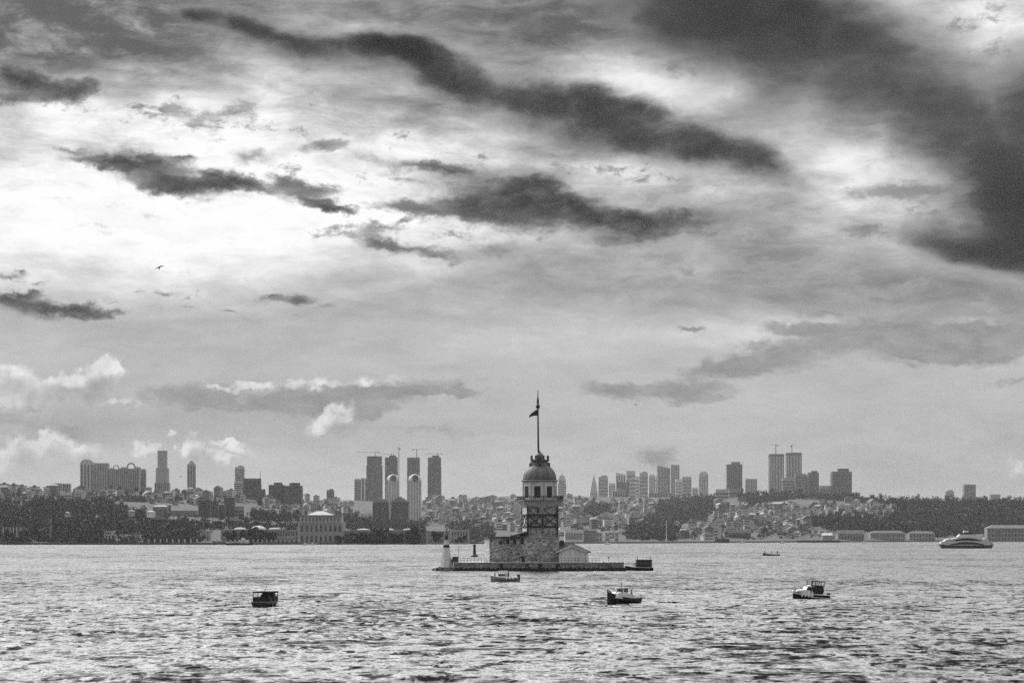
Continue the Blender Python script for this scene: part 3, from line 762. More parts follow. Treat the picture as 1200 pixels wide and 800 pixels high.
# --- buoy
by = at(556, 652, 1056)
bo = thing('channel_buoy', (by.x, by.y, 0), 'dark pillar buoy floating behind the islet between lighthouse and tower', 'buoy')
b = MB(); b.lathe([(.8, -.8), (1.6, .1), (1.65, .7), (1.1, 1.1)], n=16); b.build('float', M_BLACK, bo)
b = MB(); b.lathe([(.72, 1.1), (.6, 3.0), (.55, 4.6)], n=12); b.build('pillar', M_BLACK, bo)
b = MB(); b.lathe([(.75, 4.6), (.75, 5.3), (.3, 5.5)], n=12); b.lathe([(.2, 5.5), (.28, 6.0), (.1, 6.5)], n=10); b.build('lantern', M_IRON, bo)

# ------------------------------------------------------------------ the far city
def grey(v, var=0.15, rough=0.8, scale=0.05):
    key = 'render_%02d' % int(round(v * 100))
    m = bpy.data.materials.get(key)
    return m or mat(key, v, rough, 0, var, scale)
M_BAND = mat('dark_glazing', 0.05, 0.25, 0, 0.3, 0.1)

# quay walls along the far shore
def shore_strip(name, px0, px1, z1, depth, m, off=-6.0):
    b = MB(); pts = [px0 + (px1 - px0) * k / 24 for k in range(25)]
    r = []
    for px in pts:
        Y = shore_y(interp(px, SHORE)) + off
        x = (px - 600) * Y / F
        r.append([(x, Y, -4), (x, Y, z1), (x * 1.004, Y + depth, z1), (x * 1.004, Y + depth, -4)])
    b.loft(r)
    return struct(b.build(name, m))
shore_strip('embankment', -260, 560, 2.2, 14, grey(0.07))
shore_strip('embankment', 640, 1440, 2.0, 14, grey(0.14))

def high_rise(name, px0, px1, pt, pb, Y, label, tone=0.2, lines='bands', n=14, yaw=0.0, depth=0.8, cap=None, group=None, btone=None, steps=None, ground_pt=None):
    """tower block seen between px0 and px1, from row pt down to row pb, Y metres away"""
    sc = Y / F; w = (px1 - px0) * sc; cx = (px0 + px1) / 2
    zt = CAMH + (HOR - pt) * sc
    z0 = CAMH + (HOR - pb) * sc - 4
    t = thing(name, ((cx - 600) * sc, Y, z0), label, 'skyscraper' if zt - z0 > 70 else 'tower block', group, yaw)
    H = zt - z0
    k = 1.0 / (abs(math.cos(yaw)) + depth * abs(math.sin(yaw)))
    W_, D_ = w * k, w * k * depth
    m = grey(tone); mb_ = grey(btone) if btone is not None else M_BAND
    prof = steps or [(1.0, 1.0)]           # (height fraction, width fraction) from the bottom up
    b = MB(); zz0 = 0.0
    for hf, wf in prof:
        b.box((0, 0, (zz0 + H * hf) / 2), (W_ * wf, D_ * wf, H * hf - zz0)); zz0 = H * hf
    body = b.build('body', m, t)
    zz0 = 0.0; e = 0.35
    segs = []
    for hf, wf in prof:
        segs.append((zz0, H * hf, W_ * wf, D_ * wf)); zz0 = H * hf
    if lines == 'bands':
        for i in range(n):
            z = H * (i + .6) / n
            for a, c, ww, dd in segs:
                if a < z <= c and z + H / n * .45 < c:
                    g = MB(); g.box((0, 0, z), (ww + 2 * e, dd + 2 * e, H / n * 0.42)); g.build('window_band', mb_, t)
    elif lines == 'fins':
        a, c, ww, dd = segs[0]
        for i in range(n):
            x = -ww / 2 + ww * (i + .5) / n
            g = MB(); g.span(x - ww / n * .22, x + ww / n * .22, -dd / 2 - e, dd / 2 + e, 2, c * 0.975); g.build('window_strip', mb_, t)
    topw, topd = segs[-1][2], segs[-1][3]
    if cap == 'round':
        g = MB(); g.slab([(topw / 2 * math.cos(a), topw * .35 * math.sin(a)) for a in np.linspace(0, math.pi, 13)], -topd / 2, topd / 2); o = g.build('rounded_top', m, t); o.location = (0, 0, H)
    elif cap == 'plant':
        g = MB(); g.box((topw * .1, 0, H + topw * .08), (topw * .55, topd * .5, topw * .16)); g.build('plant_room', grey(tone * .8), t)
    elif cap == 'hip':
        g = MB(); hw, hd = topw / 2 * 1.03, topd / 2 * 1.03
        g.loft([[(-hw, -hd, H), (hw, -hd, H), (hw, hd, H), (-hw, hd, H)], [(-hw * .45, -hd * .45, H + topw * .22), (hw * .45, -hd * .45, H + topw * .22), (hw * .45, hd * .45, H + topw * .22), (-hw * .45, hd * .45, H + topw * .22)]]); g.build('roof', grey(tone * .7), t)
        g = MB(); g.box((-topw * .03, 0, H + topw * .26), (topw * .3, topd * .3, topw * .1)); g.build('roof_lantern', grey(.3), t)
    elif cap == 'ball':
        g = MB(); g.lathe([(topw * .46, 0), (topw * .47, topw * .12), (topw * .40, topw * .3), (topw * .2, topw * .42), (.3, topw * .48)], (0, 0, H), n=16); g.build('domed_top', grey(tone * 1.1), t, True)
        g = MB(); g.lathe([(topw * .24, 0), (topw * .24, topw * .10)], (0, 0, 0), n=14); o = g.build('round_window', M_BAND, t); o.location = (topw * .06, -topd * .46, H + topw * .16); o.rotation_euler = (R(80), 0, 0)
        g = MB(); g.tube((0, 0, H + topw * .45), (0, 0, H + topw * .95), .7, .25, 5); g.build('mast', M_IRON, t)
    elif cap == 'ring':
        g = MB(); rr = topw * .21
        for i in range(12):
            a0, a1 = math.pi * i / 12 * 1.2 - .3, math.pi * (i + 1) / 12 * 1.2 - .3
            g.tube((rr * math.cos(a0), 0, rr * .5 + rr * math.sin(a0)), (rr * math.cos(a1), 0, rr * .5 + rr * math.sin(a1)), topw * .05, n=6)
        o = g.build('roof_arch', grey(tone), t); o.location = (0, 0, H)
        for s in (-1, 1):
            g = MB(); g.box((s * topw * .36, 0, H + topw * .04), (topw * .28, topd * .9, topw * .09)); g.build('parapet', grey(tone), t)
    elif cap == 'crown':
        g = MB()
        for i in range(7): g.box((-topw / 2 + topw * (i + .5) / 7, 0, H + topw * .05), (topw * .09, topd, topw * .10))
        g.box((0, 0, H + .3), (topw * 1.06, topd * 1.06, topw * .05)); g.build('rough_top', grey(tone * .7), t)
    elif cap == 'spire':
        g = MB(); g.loft([[(sx * topw * .4, sy * topd * .4, H) for sx, sy in ((-1, -1), (1, -1), (1, 1), (-1, 1))], [(sx * topw * .15, sy * topd * .15, H + topw * .35) for sx, sy in ((-1, -1), (1, -1), (1, 1), (-1, 1))]])
        g.tube((0, 0, H + topw * .3), (0, 0, H + topw * .95), topw * .05, topw * .02, 5); g.build('spire', grey(tone), t)
    elif cap == 'slant':
        g = MB(); g.slab([(-topw / 2, 0), (topw / 2, 0), (topw / 2, topw * .12), (topw * .12, topw * .55), (-.0, topw * .6), (-topw / 2, -0.01 + topw * .05)], -topd / 2, topd / 2); o = g.build('slanted_top', m, t); o.location = (0, 0, H)
    elif cap == 'wedge':
        g = MB(); g.slab([(-topw / 2, 0), (topw / 2, 0), (-topw / 2, topw * .22)], -topd / 2, topd / 2); o = g.build('slanted_top', m, t); o.location = (0, 0, H)
    return t

def crane(px, ptop, pbase, jib0, jib1, Y, label, luff=0.0):
    sc = Y / F; zt = CAMH + (HOR - ptop) * sc; zb_ = CAMH + (HOR - pbase) * sc
    t = thing('tower_crane', ((px - 600) * sc, Y, zb_), label, 'crane', 'tower cranes')
    H = zt - zb_; th = .7 * sc
    b = MB(); b.box((0, 0, H / 2), (th, th, H)); b.build('mast', M_IRON, t)
    dz = luff
    b = MB(); b.tube((0, 0, H * .98), ((jib0 - px) * sc, 0, H * .98 + dz * sc), th * .42, th * .25, 4); b.build('jib', M_IRON, t)
    b = MB(); b.tube((0, 0, H * .98), ((jib1 - px) * sc, 0, H * .98), th * .45, n=4); b.build('counter_jib', M_IRON, t)
    b = MB(); b.box(((jib1 - px) * sc * .92, 0, H * .98 - th * .9), (1.4 * sc, th, 1.0 * sc)); b.build('counterweight', M_IRON, t)
    b = MB(); b.tube((0, 0, H), (0, 0, H + 1.3 * sc), th * .3, th * .15, 4); b.build('apex', M_IRON, t)
    return t

Yl = 6000
high_rise('high_rise', 95, 110.5, 543.5, 577, Yl, 'round topped slab tower, first of the towers on the far hill beyond the woods', .42, 'fins', 4, cap='round')
high_rise('high_rise', 112, 127.5, 542.5, 577, Yl, 'flat topped slab tower beside the round topped one on the far hill', .38, 'fins', 8)
high_rise('high_rise', 129, 143, 549.5, 577, Yl, 'narrower of two tower blocks with a roof arch on the far hill', .30, 'fins', 6, cap='ring')
high_rise('high_rise', 143.3, 164, 549, 577, Yl - 150, 'wider of two tower blocks with a roof arch on the far hill', .27, 'fins', 8, cap='ring')
high_rise('high_rise', 163, 171, 550.5, 577, Yl - 100, 'narrow dark annex block attached to the wider arched tower block', .27, 'fins', 4, cap='plant')
high_rise('high_rise', 182, 198.8, 529, 578, Yl, 'tallest stepped skyscraper above the dark woods, standing alone on the far hill', .30, 'fins', 7, cap='crown', steps=[(.28, 1.0), (.62, .84), (1.0, .62)])
high_rise('high_rise', 219.8, 229.2, 545, 580, Yl, 'slim skyscraper with a slanted pointed top on the far hill', .36, 'fins', 3, cap='slant')
high_rise('high_rise', 275, 287, 547, 583, Yl, 'slim pale skyscraper with a stepped top behind a dark tower block', .42, 'bands', 16, cap='plant', steps=[(.55, 1.0), (1.0, .85)])
high_rise('high_rise', 286, 305.5, 560.5, 594, 4700, 'dark tower block with a thin roof mast in front of a slim pale skyscraper', .09, 'bands', 10)
mst = thing('roof_mast', at(305, 560.8, 4690), 'thin mast on the roof edge of a dark tower block', 'mast')
b = MB(); b.tube((0, 0, -1), (0, 0, 14), .6, .3, 5); b.build('pole', M_IRON, mst)
high_rise('high_rise', 304.5, 311, 573, 594, 4680, 'low dark annex block beside the tower block with a roof mast', .09, 'bands', 6)
high_rise('high_rise', 315.5, 333, 568, 594, 4800, 'first of two squat dark twin blocks with rounded roof edges', .10, 'fins', 5, cap='plant')
high_rise('high_rise', 332.5, 354.2, 569, 594, 4780, 'second, wider of two squat dark twin blocks with rounded roof edges', .10, 'fins', 6, cap='plant')
high_rise('high_rise', 383, 391.5, 574, 590, 6500, 'small lone tower block on the skyline between the dark twin blocks and the crane towers', .14, 'bands', 6, cap='plant')
for k, a in enumerate(((233, 247, 586, 611, .06, 'dark slab block in the woods, next to the long low block'), (247.5, 256, 587, 612, .11, 'pale edged narrow block among the dark slab blocks in the woods'), (256.5, 263.8, 591, 612, .10, 'shortest narrow block among the dark slab blocks in the woods'), (263, 275, 583, 608, .07, 'tall dark block with stepped roof among the slab blocks in the woods'), (275.5, 285.5, 593, 607, .22, 'small pale apartment block beside the tall dark block in the woods'))):
    high_rise('apartment_block', a[0], a[1], a[2], a[3], 3650 + 40 * k, a[5], a[4], 'fins' if k < 4 else 'bands', 4, depth=.7)
high_rise('apartment_block', 200, 232, 598, 609, 3600, 'long low block at the edge of the dark woods', .17, 'bands', 3, depth=.4)
high_rise('apartment_block', 190, 200, 592, 609, 3620, 'dark square block beside the long low block in the woods', .10, 'bands', 4)
high_rise('apartment_block', 268, 292, 606, 612, 3450, 'pale low podium building below the dark slab blocks', .3, 'bands', 2, depth=.4)
high_rise('apartment_block', 70.5, 84, 576.5, 592, 3900, 'white slab block standing above the dark woods', .55, 'bands', 6, depth=.4)
high_rise('apartment_block', 66.5, 70.3, 578, 592, 3920, 'dark narrow end block attached to the white slab block above the woods', .12, 'bands', 6, depth=.8)
high_rise('apartment_block', 64.5, 73.5, 566, 577, 5000, 'first of a pair of small pale blocks on the ridge above the woods', .42, 'fins', 4)
high_rise('apartment_block', 74.2, 83, 566.5, 577, 5010, 'second of a pair of small pale blocks on the ridge above the woods', .42, 'fins', 4)
high_rise('apartment_block', 145, 170, 581, 591, 4000, 'long dark block between the woods and the ridge houses', .10, 'bands', 3, depth=.3)

Yc = 8200
high_rise('high_rise', 415.5, 424, 561, 602, 7000, 'plain grey slab in front of the tallest crane tower', .26, 'bands', 14, depth=.5)
high_rise('high_rise', 423, 428, 559.8, 602, 6900, 'narrow white stair tower between two grey slabs', .62, 'fins', 1)
high_rise('high_rise', 428, 436, 560.5, 602, 6950, 'dark grey slab at the foot of the tallest crane tower', .16, 'fins', 4, depth=.5)
high_rise('high_rise', 429.8, 448, 536, 600, Yc, 'tallest unfinished skyscraper with tower crane on its top', .085, 'bands', 26, cap='crown', steps=[(.86, 1.0), (1.0, .92)])
high_rise('high_rise', 451.5, 466, 536, 600, Yc, 'unfinished skyscraper behind the first white ball topped tower', .085, 'bands', 26, cap='plant')
high_rise('high_rise', 477.4, 491.8, 536, 600, Yc, 'unfinished skyscraper behind the second white ball topped tower', .08, 'bands', 26)
high_rise('high_rise', 501.4, 517, 536, 588, Yc, 'unfinished dark skyscraper standing apart, last of the crane towers', .075, 'bands', 24, cap='plant', steps=[(.8, 1.0), (1.0, .96)])
high_rise('high_rise', 453, 468, 562.5, 613, 4750, 'first white striped tower with a round top', .6, 'fins', 5, cap='ball', btone=.3)
high_rise('high_rise', 478.2, 493.8, 562.5, 615, 4600, 'second, taller looking white striped tower with a round top', .6, 'fins', 5, cap='ball', btone=.3)
high_rise('high_rise', 437, 455.5, 588.5, 612, 4300, 'squat dark hip roofed tower block, first of two before the white towers', .09, 'fins', 6, cap='hip')
high_rise('high_rise', 458.6, 478.8, 588, 613, 4300, 'squat dark hip roofed tower block, second of two before the white towers', .09, 'fins', 7, cap='hip')
high_rise('apartment_block', 420, 437, 601, 607, 4650, 'pale stepped terrace building beside a squat dark hip roofed block', .5, 'bands', 2, depth=.5)
crane(439.8, 529.5, 535, 417.5, 444.5, Yc, 'tower crane with a long jib on the tallest unfinished skyscraper')
crane(458.5, 532, 537, 445, 461.5, Yc, 'small tower crane on the unfinished skyscraper behind the first white tower')
crane(467.5, 524.5, 578, 464.5, 468.8, 7600, 'tall thin luffing crane standing free beside the first white tower', 2.0)
crane(488.3, 526.2, 536, 503, 483, Yc, 'tower crane with its jib swung out over the second white tower')
crane(513, 531.5, 536, 497.5, 518.2, Yc, 'tower crane on the dark skyscraper standing apart')

Yf = 11500
high_rise('high_rise', 653.8, 663.4, 558, 585, Yf, 'slender hazy skyscraper with a spire just beside the tower gallery', .34, 'bands', 12, cap='spire', steps=[(.7, 1.0), (.9, .86), (1.0, .7)])
pyr = thing('pyramid_tower', plateau(696, Yf, 6), 'pale pointed pyramid skyscraper in the hazy far cluster', 'skyscraper')
b = MB(); s_ = Yf / F; b.loft([[(sx * 5.6 * s_, sy * 4.5 * s_, 0) for sx, sy in ((-1, -1), (1, -1), (1, 1), (-1, 1))], [(sx * 3.3 * s_, sy * 3 * s_, 17 * s_) for sx, sy in ((-1, -1), (1, -1), (1, 1), (-1, 1))], [(sx * .25 * s_, sy * .25 * s_, 31.5 * s_) for sx, sy in ((-1, -1), (1, -1), (1, 1), (-1, 1))]]); b.build('body', grey(.34), pyr)
b = MB(); b.box((0, -1.5 * s_, 10 * s_), (9.0 * s_, 5.8 * s_, .6 * s_)); b.build('window_band', M_BAND, pyr)
FAR = [
 (701.5, 712.3, 558.5, 'plant', .16, 'bands', 'dark flat topped skyscraper beside the pale pyramid'),
 (713.5, 721, 566, None, .3, 'bands', 'low pale block between the dark flat topped skyscraper and the cluster'),
 (721.5, 733, 556, 'wedge', .30, 'fins', 'wide pale slab with slanted roof edge in the far cluster'),
 (734, 744.3, 551.5, None, .24, 'bands', 'flat slab, tallest of the near half of the hazy far cluster'),
 (744.5, 749.5, 558, None, .32, 'bands', 'low pale link block between two slabs of the hazy cluster'),
 (749.5, 759, 553.8, 'plant', .20, 'bands', 'dark slab in the middle of the hazy far cluster'),
 (760.5, 767.5, 557.8, 'round', .30, 'fins', 'narrow round topped tower in the middle of the hazy far cluster'),
 (768, 770.5, 558, None, .3, 'bands', 'very thin block touching the wide dark slanted skyscraper'),
 (770.2, 785, 548.5, 'wedge', .14, 'fins', 'wide dark skyscraper with a slanted roof in the far cluster'),
 (786, 796, 544.5, None, .17, 'fins', 'tallest skyscraper of the hazy far cluster, flat topped'),
 (791.5, 799, 561, None, .34, 'bands', 'low pale block in front of the tallest skyscraper of the far cluster'),
 (799.5, 810, 558.5, None, .18, 'bands', 'dark square block at the end of the hazy far cluster'),
 (811, 818, 571, None, .3, 'bands', 'low pale block beside the dark square block of the far cluster'),
 (818.8, 829.6, 556, 'round', .26, 'fins', 'lone rounded tower standing off the end of the hazy far cluster'),
]
for k, (a, b_, pt, cap, tone, ln, lab) in enumerate(FAR):
    high_rise('high_rise', a, b_, pt, 588, Yf - (k % 3) * 250, lab, tone * 1.6, ln, 8 if ln == 'bands' else 4, cap=cap)  # greys of the far cluster lifted, extra haze put into their colour
high_rise('apartment_block', 722, 737, 564.5, 584, 7600, 'patterned grey block with tall windows on the hill before the far cluster', .25, 'fins', 5)
high_rise('apartment_block', 717.5, 735, 575.5, 588, 7300, 'wide pale block with dark window rows on the hill below the far cluster', .34, 'fins', 6, cap='plant')
high_rise('apartment_block', 760, 786, 577.5, 587, 7300, 'long pale terrace on the hill edge above the big wood', .35, 'fins', 8, depth=.3)

Yr = 7600
high_rise('high_rise', 851.3, 869.3, 544, 582, Yr, 'dark square skyscraper on the hill beyond the white hillside block', .17, 'fins', 8, cap='plant')
high_rise('high_rise', 838.5, 853, 573, 602, 6000, 'pale wide block standing high on the hillside below the dark square skyscraper', .40, 'bands', 8, depth=.6)
high_rise('high_rise', 854, 868, 572.5, 598, 6050, 'greyer wide block behind the pale hillside block', .26, 'bands', 7, depth=.6)
high_rise('high_rise', 873.8, 886.8, 561, 581, Yr, 'small pale striped block on the skyline before the twin crane towers', .40, 'fins', 5, btone=.2)
high_rise('high_rise', 901.2, 918.2, 533.5, 582, Yr, 'first of the twin unfinished towers under cranes', .16, 'fins', 5, cap='crown', btone=.42)
high_rise('high_rise', 921.2, 938.8, 532, 582, Yr + 120, 'second of the twin unfinished towers under cranes', .16, 'fins', 5, cap='crown', btone=.42)
high_rise('high_rise', 916.5, 931, 559.5, 582, Yr - 150, 'pale lower block in front of the twin unfinished towers', .30, 'bands', 7)
high_rise('high_rise', 932, 944, 555, 582, Yr - 100, 'grey slab beside the foot of the twin unfinished towers', .22, 'bands', 9)
high_rise('high_rise', 943.5, 947.5, 556, 582, Yr - 60, 'thin white stair block between two grey slabs near the twin towers', .5, 'bands', 9)
high_rise('high_rise', 946.8, 959, 553.5, 582, Yr - 80, 'dark grey slab standing after the twin unfinished towers', .15, 'fins', 6, cap='plant')
high_rise('high_rise', 960, 974, 569, 583, Yr, 'low pale wide building between the grey slabs and the large dark block', .34, 'bands', 4)
high_rise('high_rise', 974.3, 997, 552.5, 584, Yr, 'large dark square block, last of the tall group above the wooded ridge', .13, 'bands', 9, cap='plant')
high_rise('high_rise', 990, 1007, 577, 588, Yr, 'low wide building at the foot of the large dark square block', .2, 'bands', 3)
crane(909.2, 521, 534, 901.5, 912, Yr, 'tower crane on the first of the twin unfinished towers', .8)
crane(928, 522, 533, 932, 926.5, Yr + 120, 'luffing tower crane on the second of the twin unfinished towers', 2.2)
high_rise('high_rise', 1107.8, 1117.5, 575.5, 590, 8200, 'small pale block peeping over the big wooded hill', .3, 'bands', 4, cap='plant')
high_rise('high_rise', 1129, 1142.5, 567.5, 590, 8200, 'striped tower block peeping over the big wooded hill, the taller one', .22, 'fins', 6)
high_rise('high_rise', 1160, 1171.5, 579, 592, 8200, 'low wide block on the skyline beyond the striped tower block', .3, 'bands', 3)
sp1 = thing('distant_minaret', plateau(1099, 7000, 2), 'thin dark minaret on the wooded skyline', 'minaret')
b = MB(); b.tube((0, 0, 0), (0, 0, 13), 1.8, 1.3, 8); b.tube((0, 0, 13), (0, 0, 20), 1.7, .1, 8); b.build('shaft', grey(.12), sp1)

# ------------------------------------------------------------------ shore palace
def facade_windows(t, m, x0, x1, y, zlist, n, wf=.42, hgt=3.2, skip=None):
    b = MB(); st = (x1 - x0) / n
    b.slab([(-st * wf / 2, 0), (st * wf / 2, 0), (st * wf / 2, hgt * .75), (st * wf * .3, hgt * .95), (0, hgt), (-st * wf * .3, hgt * .95), (-st * wf / 2, hgt * .75)], -.25, .25)
    me = b.mesh('window', m)
    for z in zlist:
        for k in range(n):
            o = obj('window', me, t); o.location = (x0 + st * (k + .5), y, z)
def building(name, px0, px1, pt, pb, Y, label, cat, tone, rows, n, depth=20, roof='flat', rooftone=.3, wf=.42, win=None):
    sc = Y / F; w = (px1 - px0) * sc; z0 = CAMH + (HOR - pb) * sc; H = (pb - pt) * sc
    t = thing(name, (((px0 + px1) / 2 - 600) * sc, Y, z0), label, cat)
    b = MB(); b.span(-w / 2, w / 2, 0, depth, -3, H); b.build('wall', grey(tone, .2), t)
    b = MB(); b.span(-w / 2 - .5, w / 2 + .5, -.5, depth + .5, H + .01, H + max(.7, .04 * H)); b.build('cornice', grey(tone * 1.25), t)
    if n:
        hgt = H / rows * .62
        facade_windows(t, win or M_BAND, -w / 2 + 1, w / 2 - 1, -.05, [H / rows * (k + .2) for k in range(rows)], n, wf, hgt)
    Hc = H + max(.7, .04 * H) + .01
    if roof == 'hip':
        b = MB(); hw, hd = w / 2, depth / 2
        b.loft([[(-hw, 0, Hc), (hw, 0, Hc), (hw, depth, Hc), (-hw, depth, Hc)], [(-hw + hd * .8, hd * .8, Hc + depth * .2), (hw - hd * .8, hd * .8, Hc + depth * .2), (hw - hd * .8, hd * 1.2, Hc + depth * .2), (-hw + hd * .8, hd * 1.2, Hc + depth * .2)]]); b.build('roof', grey(rooftone), t)
    elif roof == 'gable':
        b = MB(); b.add([(-w / 2 - .6, -.6, Hc), (w / 2 + .6, -.6, Hc), (w / 2 + .6, depth + .6, Hc), (-w / 2 - .6, depth + .6, Hc), (-w / 2 - .6, depth / 2, Hc + depth * .28), (w / 2 + .6, depth / 2, Hc + depth * .28)], [(0, 1, 5, 4), (2, 3, 4, 5), (1, 2, 5), (3, 0, 4), (3, 2, 1, 0)]); b.build('roof', grey(rooftone), t)
    return t
Yp = shore_y(637.6) + 26
psc = Yp / F
hall = building('palace_hall', 350.3, 402, 612.5, 637, Yp, 'large two storey stone palace hall with low hipped roof on the far quay', 'palace', .30, 2, 9, 40)
b = MB(); b.span(-25.5 * psc, 23.5 * psc, 3, 42, 24.6 * psc, 33.0 * psc); o = b.build('upper_storey', grey(.33), hall)
b = MB(); b.span(-26.2 * psc, 24.2 * psc, 2, 43, 33.01 * psc, 33.9 * psc); b.build('upper_cornice', grey(.30), hall)
b = MB(); x0, x1 = -17 * psc, 13.5 * psc
b.loft([[(x0, 5, 33.92 * psc), (x1, 5, 33.92 * psc), (x1, 40, 33.92 * psc), (x0, 40, 33.92 * psc)], [(-6 * psc, 20, 38.6 * psc), (1 * psc, 20, 38.6 * psc), (1 * psc, 25, 38.6 * psc), (-6 * psc, 25, 38.6 * psc)]]); b.build('hipped_roof', grey(.52), hall)
facade_windows(hall, M_BAND, -24 * psc, 22 * psc, 2.95, [26 * psc], 11, .3, 5.2 * psc)
for s in (-25.8, 25.4):
    b = MB(); b.span(s * psc - 1.2, s * psc + 1.2, -1, 3, -2, 25 * psc); b.build('pilaster', grey(.36), hall)
lw = building('palace_wing', 258.5, 349.8, 621, 637, Yp + 2, 'long palace wing with small roof domes between the gateway and the hall', 'palace wing', .28, 2, 30, 26)
for px, wpx, hpx, tone in ((280, 15, 2.6, .5), (301.5, 17, 4.6, .72), (321, 15, 2.4, .45)):
    b = MB(); b.lathe([(wpx / 2 * math.cos(a), hpx * math.sin(a)) for a in np.linspace(0, 1.45, 7)], n=18, sy=.8); o = b.build('roof_dome', grey(tone), lw, True)
    o.scale = (psc, psc, psc); o.location = ((px - 304.15) * psc, 12, 16.8 * psc)
rw = building('palace_wing', 402.4, 500, 621.5, 637, Yp + 2, 'long palace wing half hidden by round trees, beside the hall', 'palace wing', .30, 2, 34, 26)
for px, wpx in ((425, 16), (440, 10), (455, 14), (478, 12)):
    b = MB(); b.lathe([(wpx / 2 * math.cos(a), 1.8 * math.sin(a)) for a in np.linspace(0, 1.4, 6)], n=16, sy=.8); o = b.build('roof_dome', grey(.5), rw, True)
    o.scale = (psc, psc, psc); o.location = ((px - 451.2) * psc, 12, 16.3 * psc)
building('palace_wing', 500.5, 527, 622.5, 637, Yp + 60, 'plain lower palace wing after the trees, nearer the small lighthouse', 'palace wing', .30, 2, 9, 22)
building('palace_wing', 527.5, 549.5, 621, 637, Yp + 90, 'pale square palace pavilion behind the small lighthouse', 'palace wing', .38, 2, 6, 22)
gate = thing('palace_gate', ((239.5 - 600) * psc, Yp - 6, 2), 'ornate stone gateway with one arched opening on the far quay', 'gateway')
b = MB(); k = psc
b.slab([(-7.5 * k, 0), (-2.4 * k, 0), (-2.4 * k, 6 * k), (-1.5 * k, 8.2 * k), (0, 9 * k), (1.5 * k, 8.2 * k), (2.4 * k, 6 * k), (2.4 * k, 0), (7.5 * k, 0), (7.5 * k, 12.5 * k), (4.5 * k, 13.2 * k), (3 * k, 15.5 * k), (-3 * k, 15.5 * k), (-4.5 * k, 13.2 * k), (-7.5 * k, 12.5 * k)], 0, 7); b.build('arch_wall', grey(.26), gate)
for s in (-6.6, -3.4, 3.4, 6.6):
    b = MB(); b.tube((s * k, -1, 0), (s * k, -1, 13.5 * k), .9, .8, 8); b.lathe([(1.2, 13.5 * k), (1.0, 14.5 * k), (.3, 15.6 * k)], (s * k, -1, 0), n=8); b.build('column', grey(.36), gate)
# quay fences
def fence(px0, px1, n, hgt, label, tone):
    Y = shore_y(interp((px0 + px1) / 2, SHORE)) - 3; sc = Y / F
    t = thing('quay_fence', ((px0 - 600) * sc, Y, 2.2), label, 'fence')
    b = MB(); b.lathe([(.95, 0), (.8, hgt * .8), (1.1, hgt * .82), (.5, hgt)], n=8); pm = b.mesh('post', grey(tone))
    for i in range(n):
        o = obj('post', pm, t); o.location = ((px1 - px0) * sc * i / (n - 1), 0, 0)
    b = MB(); b.span(0, (px1 - px0) * sc, -.12, .12, .2, hgt * .45); b.build('grille', M_IRON, t)
fence(167, 231, 10, 3.8, 'railing with pale posts on the far quay beneath the dark woods', .42)
fence(404, 546, 32, 3.4, 'railing with pale posts on the far quay before the palace wings', .36)
fence(249, 350, 20, 3.2, 'railing with pale posts on the far quay before the domed palace wing', .30)
qb = building('shore_mansion', 122, 163, 626.8, 637.4, shore_y(637.8) + 14, 'white two storey mansion alone on the far quay under the dark woods', 'mansion', .6, 2, 11, 20, wf=.35, win=grey(.22))
for dx in (-2.0, -.0, 2.0):
    pass
tb = building('mansion_tower', 122, 132, 622.2, 637.2, shore_y(637.8) + 40, 'small square turret building behind the white quay mansion', 'turret', .24, 3, 3, 9)
pav = building('colonnade_pavilion', 3, 25, 617.5, 627, shore_y(637.9) + 90, 'pale colonnaded pavilion in the dark woods at the edge of the photo', 'pavilion', .07, 1, 0, 14)
for k in range(6):
    b = MB(); b.tube((-21 * .46 + k * 21 * .92 / 5, -1.2, -2), (-21 * .46 + k * 21 * .92 / 5, -1.2, 9.2), .75, n=8); b.build('column', grey(.5), pav)
ct = thing('clock_tower', at(59.5, 634, 2690), 'slim pale clock tower rising from the dark shore woods', 'clock tower')
b = MB(); b.box((0, 0, 8), (2.6, 2.6, 18)); b.box((0, 0, 19.5), (2.0, 2.0, 5)); b.build('shaft', grey(.16), ct)
b = MB(); b.lathe([(1.3, 22), (.9, 24), (.1, 26)], n=8); b.build('cap', grey(.2), ct)
vl = building('pavilion_house', 179, 196, 594, 606, 3350, 'pale open fronted house with a wide hipped roof in the dark woods', 'house', .2, 1, 5, 12, 'hip', .5)
building('small_house', 172, 181, 600, 603.5, 3300, 'small white low roofed hut in the dark woods', 'house', .7, 1, 0, 8, 'hip', .6)
building('small_house', 150, 157, 599, 602, 3320, 'small pale hut half buried in the dark woods', 'house', .35, 1, 0, 8, 'hip', .4)
building('small_house', 76, 81, 601, 603, 3200, 'tiny pale roof showing through the dark woods', 'house', .35, 1, 0, 8, 'hip', .4)

# right hand shore
building('columned_hotel', 662, 684, 621, 634.5, 3110, 'white hotel front of tall columns on the far shore behind the boathouse', 'hotel', .70, 1, 11, 26, wf=.5)
building('shore_building', 684.3, 699, 621.5, 634.5, 3125, 'grey many windowed wing beside the white columned hotel', 'building', .34, 4, 10, 26)
building('shore_building', 656, 668, 617.5, 620.5, 3180, 'white flat roofed building behind the columned hotel', 'building', .7, 1, 0, 10)
for px0, px1, lab in ((698, 706, 'first of three small square shore houses after the hotel'), (709, 714.5, 'second of three small square shore houses after the hotel'), (720, 725, 'third of three small square shore houses after the hotel')):
    building('shore_house', px0, px1, 624, 634, 3130, lab, 'house', .5, 2, 2, 10, 'hip', .3)
building('shore_building', 982, 1013, 625, 634.8, 3840, 'dark roofed pale shore warehouse, first of the row below the wooded hill', 'warehouse', .26, 1, 9, 18, 'gable', .10)
